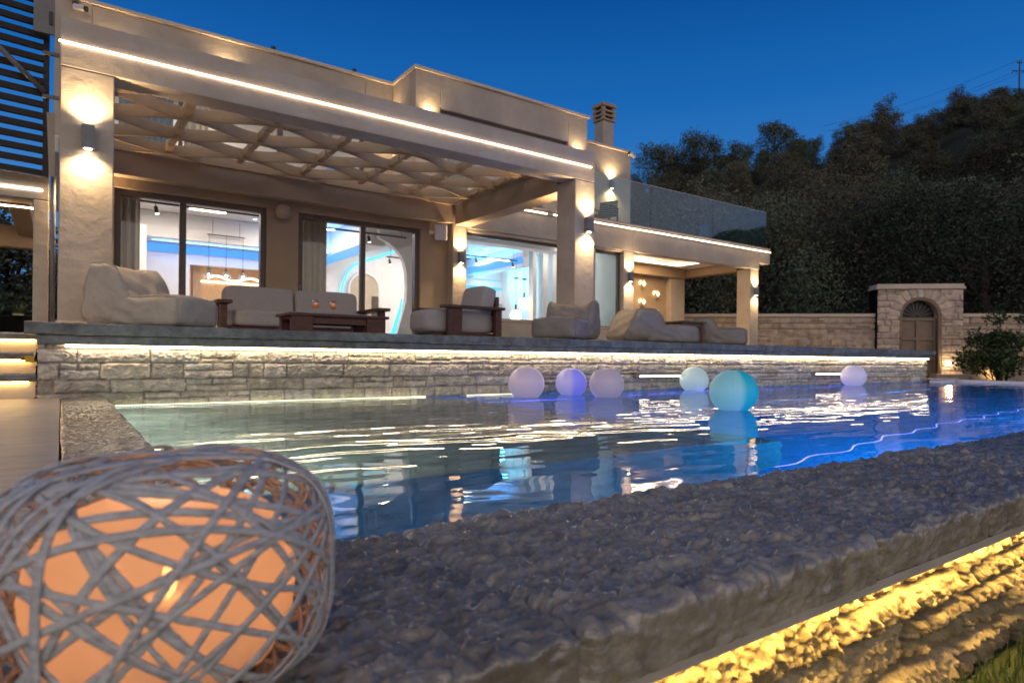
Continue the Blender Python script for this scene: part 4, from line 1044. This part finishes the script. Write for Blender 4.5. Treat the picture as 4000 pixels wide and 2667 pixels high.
for z in(-.85,.05,.75,zs_-.13): fb.add([gp(sm-ri,-.03,z),gp(sm+ri,-.03,z),gp(sm+ri,.015,z),gp(sm-ri,.015,z)]+[gp(sm-ri,-.03,z+.1),gp(sm+ri,-.03,z+.1),gp(sm+ri,.015,z+.1),gp(sm-ri,.015,z+.1)],[(3,2,1,0),(4,5,6,7),(0,1,5,4),(1,2,6,5),(2,3,7,6),(3,0,4,7)])
fb.build('gate_rails',M['gate'],gt)
fn=MB();pts=[(sm+ri*1.05*math.cos(t),zs_+ri*1.05*math.sin(t)) for t in np.linspace(0,math.pi,18)]
fn.add([gp(s,-.12,z) for s,z in pts],[tuple(range(18))]).build('fanlight',M['black'],gt)
fr_=MB()
for t in np.linspace(0,math.pi,11)[1:-1]: fr_.tube([gp(sm+.08*math.cos(t),-.06,zs_+.08*math.sin(t)),gp(sm+ri*math.cos(t),-.06,zs_+ri*math.sin(t))],.012,5)
fr_.build('fan_bars',M['lampgrey'],gt)
gob(S_R-.05,S_R+.95,.0,.55,GND,-.42,'step',M['trim'])
t=thing('gate_lamp',gp(S_R+.48,.26,-.05),'glowing rounded square lamp low on the gate pier','wall lamp')
p0=Vector(gp(S_R+.48,.26,-.05));b=MB();vs=[]
for z in(-.085,.085):
    for(a,d) in((-.085,-.02),(.085,-.02),(.085,.05),(-.085,.05)): q=wd*a+wn*d;vs.append((q.x,q.y,z))
b.add(vs,[(3,2,1,0),(4,5,6,7),(0,1,5,4),(1,2,6,5),(2,3,7,6),(3,0,4,7)]).build('diffuser',M['gatelamp'],t,local=True,bevel=.03)
light('lamp_glow','POINT',Vector(gp(S_R+.48,.42,-.05)),WARM,7,t,.06)
# ground uplights along the garden wall
for i,(s,l,p) in enumerate(((S_L+1.9,'small ground uplight at the foot of the wall left of the gate',14),(S_L+7.2,'small ground uplight at the foot of the wall near the pavilion',14),(S_R-1.0,'small ground uplight glowing amber under the bush',40))):
    q=gp(s,.32,GND)
    t=thing('ground_uplight',q,l,'garden light','ground uplights')
    MB().tube([(0,0,0),(0,0,.12)],.05,12).build('housing',M['black'],t,local=True);MB().tube([(0,0,.121),(0,0,.126)],.042,12).build('lens',M['lens'],t,local=True)
    light('beam','SPOT',Vector(q)+Vector((0,0,.16)),(1,.58,.22),p,t,.03,(R(180),0,0),R(130),.8)

# ================================================================== HILL, TREES, BUSH, POWER LINE
PSI=R(35.06);F_=1476.
SK=[(900,560),(1300,470),(1447,385),(1502,362),(1560,345),(1620,325),(1696,322),(1740,318),(1774,292),(1844,296),(1898,304),(1960,272),(2021,262),(2071,264),(2153,240),(2215,216),(2352,200),(2700,150),(3300,230)]
AZ=[];SL=[]
for x,y in SK:
    a=(x-1176)/F_;b=((820.6+.0102*(x-1176))-y)/F_;AZ.append(math.degrees(PSI+math.atan(a)));SL.append(b/math.sqrt(1+a*a))
AZ=np.array(AZ);SL=np.array(SL)
D0,D1=31.,125.
def ground(az,d):
    s=np.interp(az,AZ,SL)-np.interp(az,[40,62,70,76],[.047,.047,.030,.026])
    t=np.clip((d-D0)/(D1-D0),0,1);zc=s*D1
    z=GND+(zc-GND)*(t**1.12)
    return np.where(d>D1,zc+(d-D1)*.02*s-(np.maximum(d-D1-30,0))*.12,z)
azs=np.linspace(18,118,130);ds=np.concatenate([np.linspace(24,D1,70),np.linspace(D1+3,300,25)])
Az,Ds=np.meshgrid(azs,ds,indexing='ij');Zh=ground(Az,Ds)+fbm(Az*.9,Ds*.12,4,3)*np.clip((Ds-30)/40,0,1)*.7
Zh=np.where(Ds<30,GND-.3,Zh)
grid_mesh('hill',np.stack([Ds*np.sin(np.radians(Az)),Ds*np.cos(np.radians(Az)),Zh],-1),M['hill'])['kind']='structure'
def leaves_mesh(name,clumps,n,size,mat,seed,squash=1.):
    rg=np.random.default_rng(seed);V=[];Fc=[]
    wts=np.array([c[3]**2 for c in clumps]);wts/=wts.sum()
    ids=rg.choice(len(clumps),n,p=wts)
    cen=np.array([c[:3] for c in clumps])[ids];rad=np.array([c[3] for c in clumps])[ids]
    d=rg.normal(size=(n,3));d/=np.linalg.norm(d,axis=1)[:,None]
    rr=rad*(rg.random(n)**.26)*(1+.18*rg.normal(size=n));p=cen+d*rr[:,None]*np.array([1,1,squash])
    t=rg.normal(size=(n,3))+d*.6;t/=np.linalg.norm(t,axis=1)[:,None]
    s=np.cross(t,rg.normal(size=(n,3)));s/=np.linalg.norm(s,axis=1)[:,None]
    L=size*(.6+.9*rg.random(n));Wd=L*.42
    q=np.stack([p-t*L[:,None]*.5,p+s*Wd[:,None]*.5,p+t*L[:,None]*.5,p-s*Wd[:,None]*.5],1).reshape(-1,3)
    me=bpy.data.meshes.new(name);me.vertices.add(4*n);me.vertices.foreach_set('co',q.astype(np.float32).ravel())
    me.loops.add(4*n);me.loops.foreach_set('vertex_index',np.arange(4*n,dtype=np.int32))
    me.polygons.add(n);me.polygons.foreach_set('loop_start',(np.arange(n)*4).astype(np.int32));me.polygons.foreach_set('loop_total',np.full(n,4,np.int32))
    me.update(calc_edges=True);me.materials.append(mat);return me
def make_tree(seed,H,Wc,mat,n=9500,leaf=.25,bare=.10):
    rg=random.Random(seed);t=bpy.data.objects.new('hill_tree',None);C.objects.link(t)
    tips=[];b=MB();lean=rg.uniform(-.4,.4)
    trunk=[(lean*k*k*.3+rg.uniform(-.05,.05),rg.uniform(-.05,.05),H*.52*k) for k in(0,.3,.65,1)]
    b.tube(trunk,[.03*H,.024*H,.02*H,.013*H],7)
    cl=[]
    for i in range(rg.randint(8,11)):
        z0=rg.uniform(bare,.5)*H;a=rg.uniform(0,6.28);r=rg.uniform(.25,.55)*Wc;z1=rg.uniform(.42,.9)*H
        p0=(lean*.2,0,z0);p1=(r*.5*math.cos(a),r*.5*math.sin(a),(z0+z1)/2+.1*H);p2=(r*math.cos(a)*(1.15-z1/H*.6),r*math.sin(a)*(1.15-z1/H*.6),z1)
        b.tube([p0,p1,p2],[.011*H,.007*H,.003*H],5)
        rad=rg.uniform(.12,.21)*Wc;cl.append((*p2,rad))
        for k in range(2): cl.append((p2[0]+rg.uniform(-1,1)*rad*1.2,p2[1]+rg.uniform(-1,1)*rad*1.2,p2[2]+rg.uniform(-.9,.7)*rad,rad*rg.uniform(.45,.75)))
    cl.append((lean*.3,0,H*.88,.14*Wc));cl.append((lean*.3,0,H*.6,.27*Wc));cl.append((0,0,H*.36,.3*Wc));cl.append((0,0,H*.55,.42*Wc))
    for i in range(9):
        a=i*2.4;e=rg.uniform(.1,1.2);r=.38*Wc;cl.append((r*math.cos(a)*math.cos(e),r*math.sin(a)*math.cos(e),H*.55+r*math.sin(e)*.95,rg.uniform(.13,.2)*Wc))
    for i in range(5):
        a=i*1.26+rg.uniform(-.4,.4);cl.append((.36*Wc*math.cos(a),.36*Wc*math.sin(a),rg.uniform(.16,.36)*H,.17*Wc))
    b.build('trunk',M['bark'],t,local=True,smooth=True)
    me=leaves_mesh('crown',cl,n,leaf,mat,seed,.85);o=bpy.data.objects.new('crown',me);C.objects.link(o);o.parent=t
    return tag(t,None,'tree','trees on the wooded hillside')
protos=[make_tree(1,8,7,M['leaf']),make_tree(2,9,6.5,M['leaf2']),make_tree(3,7,7.5,M['leaf']),make_tree(4,10,6,M['leaf2']),make_tree(5,7.5,5.5,M['leaf'],7000,.24),make_tree(6,9,8.4,M['leaf'],15000,.15),make_tree(7,10,8,M['leaf2'],15000,.15),make_tree(8,8.5,9,M['leaf'],15000,.15)]
used=set();rg=random.Random(17)
GEN='dark leafy tree among the many that cover the hillside behind the garden wall'
def plant(az,d,sc,pi,label,dz=0):
    p=(d*math.sin(R(az)),d*math.cos(R(az)),float(ground(np.array(az),np.array(d)))-.3+dz)
    pr=protos[pi]
    if pi not in used: used.add(pi);t=pr;t.location=p;t.rotation_euler=(0,0,rg.uniform(0,6.28))
    else: t=dup(pr,p,rg.uniform(0,6.28))
    t['label']=label;t.scale=(sc*rg.uniform(.92,1.12),sc*rg.uniform(.92,1.12),sc)
    return t
near=[(45.5,34,1.0,5,'full dark tree just behind the villa, at the left end of the tree line'),(50.5,36,1.0,6,'tall dark tree close behind the pavilion roof corner'),(56,35,1.0,7,'broad dark tree above the garden wall, left of the gate'),(61,37,1.02,6,'broad rounded tree rising between the balcony glass and the gate'),(66.5,36,.92,5,'dark tree standing directly behind the arched gate'),(71.5,35,1.0,7,'dark tree behind the bush at the right edge'),(77,36,1,6,GEN)]
for q in near: plant(*q)
for d in(44,52,60,69,78,88,98,108,116):
    st_=math.degrees(5.0/d*(1+.1*d/100));az=40+rg.uniform(0,st_)
    while az<84:
        plant(az+rg.uniform(-.3,.3)*st_,d+rg.uniform(-3,3),rg.uniform(.6,.9)*(1 if d<70 else .78),rg.randrange(5),GEN);az+=st_
for x,sc,pi,l in((1502,1.15,0,'round tree on the skyline at the left end, beside the roof corner'),(1597,1.25,2,'broad tree standing up on the skyline left of the notch'),(1696,.95,4,'narrow small tree in the notch of the skyline'),(1774,1.0,0,'tall tree on the skyline right of the notch'),(1960,.9,4,'slim tree on the skyline under the power lines'),(2021,.95,1,'pointed tree on the skyline beneath the wires')):
    a=(x-1176)/F_;plant(math.degrees(PSI+math.atan(a)),112,sc,pi,l,.2)
for i,(az,d,sc) in enumerate(((-7.5,22,.52),(-3,23,.56),(1.5,22,.5))):
    q=dup(protos[i],(d*math.sin(R(az)),d*math.cos(R(az)),GND+.2),rg.uniform(0,6));q.scale=(sc*1.5,sc,sc);q['group']='trees behind the left pavilion';q['label']='dark low tree seen through the opening of the left pavilion'
lw=thing('garden_wall',(-3,17,GND),'low stone garden wall seen through the left pavilion','stone wall')
Sx=np.arange(-8,1.0,.04);Zw=np.arange(GND,.62,.04);Xg,Zg,h,col=stone_layout(Sx,Zw,[.2]*9,.3,.7,77,.02,.03,.3)
grid_mesh('stone_face',np.stack([Xg,17-h-fbm(Xg*8,Zg*8,3,4)*.03,Zg],-1),M['pinkstone'],lw,True,col)
MB().box(-8,1,17.06,17.4,GND,.6).build('wall_core',M['terrace'],lw);MB().box(-8,1,16.93,17.45,.602,.70).build('cap',M['trim'],lw)
for x,sc,pi in((2085,.62,0),(2130,.7,2),(2170,.6,4),(2205,.7,1),(2245,.62,0),(2280,.7,2),(2315,.6,3),(2350,.68,0),(2395,.7,2),(1915,.6,2),(1860,.7,0),(1820,.6,4),(1650,.6,0),(1545,.75,1)):
    a=(x-1176)/F_;plant(math.degrees(PSI+math.atan(a)),rg.uniform(114,122),sc,pi,GEN,-.4)
# bush by the gate
t=thing('garden_bush',(24.2,7.7,GND),'leafy green shrub lit from below at the right edge, in front of the wall','bush')
b=MB();cl=[];rg=random.Random(8)
for i in range(16):
    a=rg.uniform(0,6.28);r=rg.uniform(.1,.95);h=rg.uniform(1.0,2.4)
    b.tube([(rg.uniform(-.15,.15),rg.uniform(-.15,.15),0),(r*.5*math.cos(a),r*.5*math.sin(a),h*.55),(r*math.cos(a),r*math.sin(a),h)],[.022,.014,.005],5)
    cl.append((r*math.cos(a),r*math.sin(a),h,rg.uniform(.22,.42)));cl.append((r*.7*math.cos(a),r*.7*math.sin(a),h*.72,rg.uniform(.2,.35)))
b.build('stems',M['bark'],t,local=True,smooth=True)
me=leaves_mesh('foliage',cl,5200,.13,M['leaf3'],9,.9);o=bpy.data.objects.new('foliage',me);C.objects.link(o);o.parent=t
t2=thing('garden_bush',(25.3,5.6,GND),'second shrub partly cut by the right edge, beyond the lit one','bush')
b=MB();cl=[]
for i in range(12):
    a=rg.uniform(0,6.28);r=rg.uniform(.1,.8);h=rg.uniform(.7,2.0)
    b.tube([(0,0,0),(r*.5*math.cos(a),r*.5*math.sin(a),h*.55),(r*math.cos(a),r*math.sin(a),h)],[.02,.012,.005],5);cl.append((r*math.cos(a),r*math.sin(a),h,rg.uniform(.25,.42)))
b.build('stems',M['bark'],t2,local=True,smooth=True)
me=leaves_mesh('foliage',cl,3200,.14,M['leaf3'],10,.9);o=bpy.data.objects.new('foliage',me);C.objects.link(o);o.parent=t2
# utility pole and lines
def far(x,y,w):
    u=x-1176;v=y-820.6;th=.0102;xr=u*math.cos(th)+v*math.sin(th);yr=-u*math.sin(th)+v*math.cos(th);a=xr/F_;b=-yr/F_
    return Vector(((a*math.cos(PSI)+math.sin(PSI))*w,(-a*math.sin(PSI)+math.cos(PSI))*w,b*w))
top=far(2342,140,112);bot=far(2341,215,112);ax=Vector((math.cos(PSI),-math.sin(PSI),0))
t=thing('utility_pole',bot,'dark utility pole with crossarms on top of the hill','utility pole')
def rel(v): return v-bot
MB().tube([rel(bot),rel(top)],[.13,.10],8).build('pole',M['black'],t,local=True)
z1=top-Vector((0,0,1.75))
MB().tube([rel(z1-ax*1.25),rel(z1+ax*1.25)],.07,6).tube([rel(top-ax*.45-Vector((0,0,.35))),rel(top+ax*.45-Vector((0,0,.35)))],.08,6).build('crossarm',M['black'],t,local=True)
b=MB()
for s in(-1.2,-.6,.6,1.2): b.tube([rel(z1+ax*s),rel(z1+ax*s-Vector((0,0,.45)))],.06,6)
for s in(-.4,.0,.4): b.tube([rel(top+ax*s-Vector((0,0,.35))),rel(top+ax*s+Vector((0,0,.12)))],.06,6)
b.build('insulators',M['black'],t,local=True)
for k,(s,zz,xx,yy,l) in enumerate(((-.4,0,1880,292,'upper power line running from the hilltop pole over the trees'),(-1.2,-2.1,1890,303,'lower power line running from the hilltop pole over the trees'),(.6,-2.0,1905,301,'third power line running from the hilltop pole over the trees'))):
    p0=top+ax*s+Vector((0,0,zz));p1=far(xx,yy,150);P=[]
    for i in range(25):
        f=i/24;q=p0.lerp(p1,f);q.z-=3.0*4*f*(1-f)*.4;P.append(q)
    tag(MB().tube(P,.022,4).build('power_line',M['black'],smooth=True),l,'power line')
# grass at the foot of the near wall
rg=np.random.default_rng(4);n=2600
px=rg.uniform(1.4,4.2,n);py=.76-np.abs(rg.normal(0,.18,n));hh=rg.uniform(.03,.10,n);an=rg.uniform(0,6.28,n);ln_=rg.uniform(.0,.04,n)
V=np.zeros((n,3,3));V[:,0]=np.stack([px-.003*np.cos(an),py-.003*np.sin(an),np.full(n,GND)],-1);V[:,1]=np.stack([px+.003*np.cos(an),py+.003*np.sin(an),np.full(n,GND)],-1);V[:,2]=np.stack([px+ln_*np.sin(an),py+ln_*np.cos(an),GND+hh],-1)
me=bpy.data.meshes.new('grass');me.from_pydata(V.reshape(-1,3).tolist(),[],np.arange(3*n).reshape(n,3).tolist())
finish('grass',me,M['leaf3'])
tag(bpy.data.objects['grass'],'short grass at the foot of the rock faced wall','grass',kind='stuff')

# ================================================================== SKY, CAMERA
W=bpy.data.worlds.new('World');SC.world=W;W.use_nodes=True;nt=W.node_tree
bg=nt.nodes['Background'];tc=N(nt,'ShaderNodeTexCoord')
sx=N(nt,'ShaderNodeSeparateXYZ');nt.links.new(tc.outputs['Generated'],sx.inputs[0])
def ramp(stops,src):
    r=N(nt,'ShaderNodeValToRGB');e=r.color_ramp.elements
    while len(e)<len(stops): e.new(.5)
    for i,(p,c) in enumerate(stops): e[i].position=p;e[i].color=(*c,1)
    nt.links.new(src,r.inputs[0]);return r.outputs[0]
blue=ramp([(0,(.085,.24,.50)),(.22,(.036,.175,.47)),(.36,(.009,.115,.39)),(.50,(.002,.062,.26)),(.66,(.006,.045,.16)),(1,(.015,.035,.09))],sx.outputs['Z'])
dusk=ramp([(0,(.70,.56,.48)),(.12,(.80,.67,.59)),(.40,(.95,.88,.84)),(.66,(.34,.36,.43)),(.85,(.05,.08,.16)),(1,(.015,.035,.09))],sx.outputs['Z'])
dt=N(nt,'ShaderNodeVectorMath',operation='DOT_PRODUCT');dt.inputs[1].default_value=(-.45,-.89,0);nt.links.new(tc.outputs['Generated'],dt.inputs[0])
mr=N(nt,'ShaderNodeMapRange',interpolation_type='SMOOTHSTEP');mr.inputs[1].default_value=-.15;mr.inputs[2].default_value=.75;nt.links.new(dt.outputs['Value'],mr.inputs[0])
mx=N(nt,'ShaderNodeMix',data_type='RGBA');nt.links.new(mr.outputs[0],mx.inputs[0]);nt.links.new(blue,mx.inputs[6]);nt.links.new(dusk,mx.inputs[7])
nt.links.new(mx.outputs[2],bg.inputs[0]);bg.inputs[1].default_value=.74
# last afterglow: the only sun lamp, weak and very soft, low behind the camera
d=bpy.data.lights.new('afterglow_sun','SUN');d.energy=.14;d.angle=R(60);d.color=(1,.80,.64)
o=bpy.data.objects.new('afterglow_sun',d);C.objects.link(o);o.rotation_euler=Vector((.45,.89,-.22)).to_track_quat('-Z','Y').to_euler()

cd=bpy.data.cameras.new('camera');cam=bpy.data.objects.new('camera',cd);C.objects.link(cam);SC.camera=cam
cd.sensor_width=36;cd.lens=36*1476/2352;cd.shift_y=36.6/2352;cd.clip_end=3000;cd.clip_start=.02
fwd=Vector((math.sin(PSI),math.cos(PSI),0));right=Vector((math.cos(PSI),-math.sin(PSI),0));up=Vector((0,0,1))
th=.0102;r2=right*math.cos(th)+up*math.sin(th);u2=up*math.cos(th)-right*math.sin(th)
cam.matrix_world=Matrix(((r2.x,u2.x,-fwd.x,0),(r2.y,u2.y,-fwd.y,0),(r2.z,u2.z,-fwd.z,0),(0,0,0,1)))
cd.dof.use_dof=True;cd.dof.focus_distance=2.8;cd.dof.aperture_fstop=4.3
vs=SC.view_settings;vs.view_transform='Standard';vs.look='None';vs.exposure=.66;vs.gamma=1
cy=SC.cycles;cy.use_denoising=True;cy.max_bounces=8;cy.transparent_max_bounces=16;cy.sample_clamp_indirect=6;cy.caustics_reflective=True;cy.blur_glossy=.3
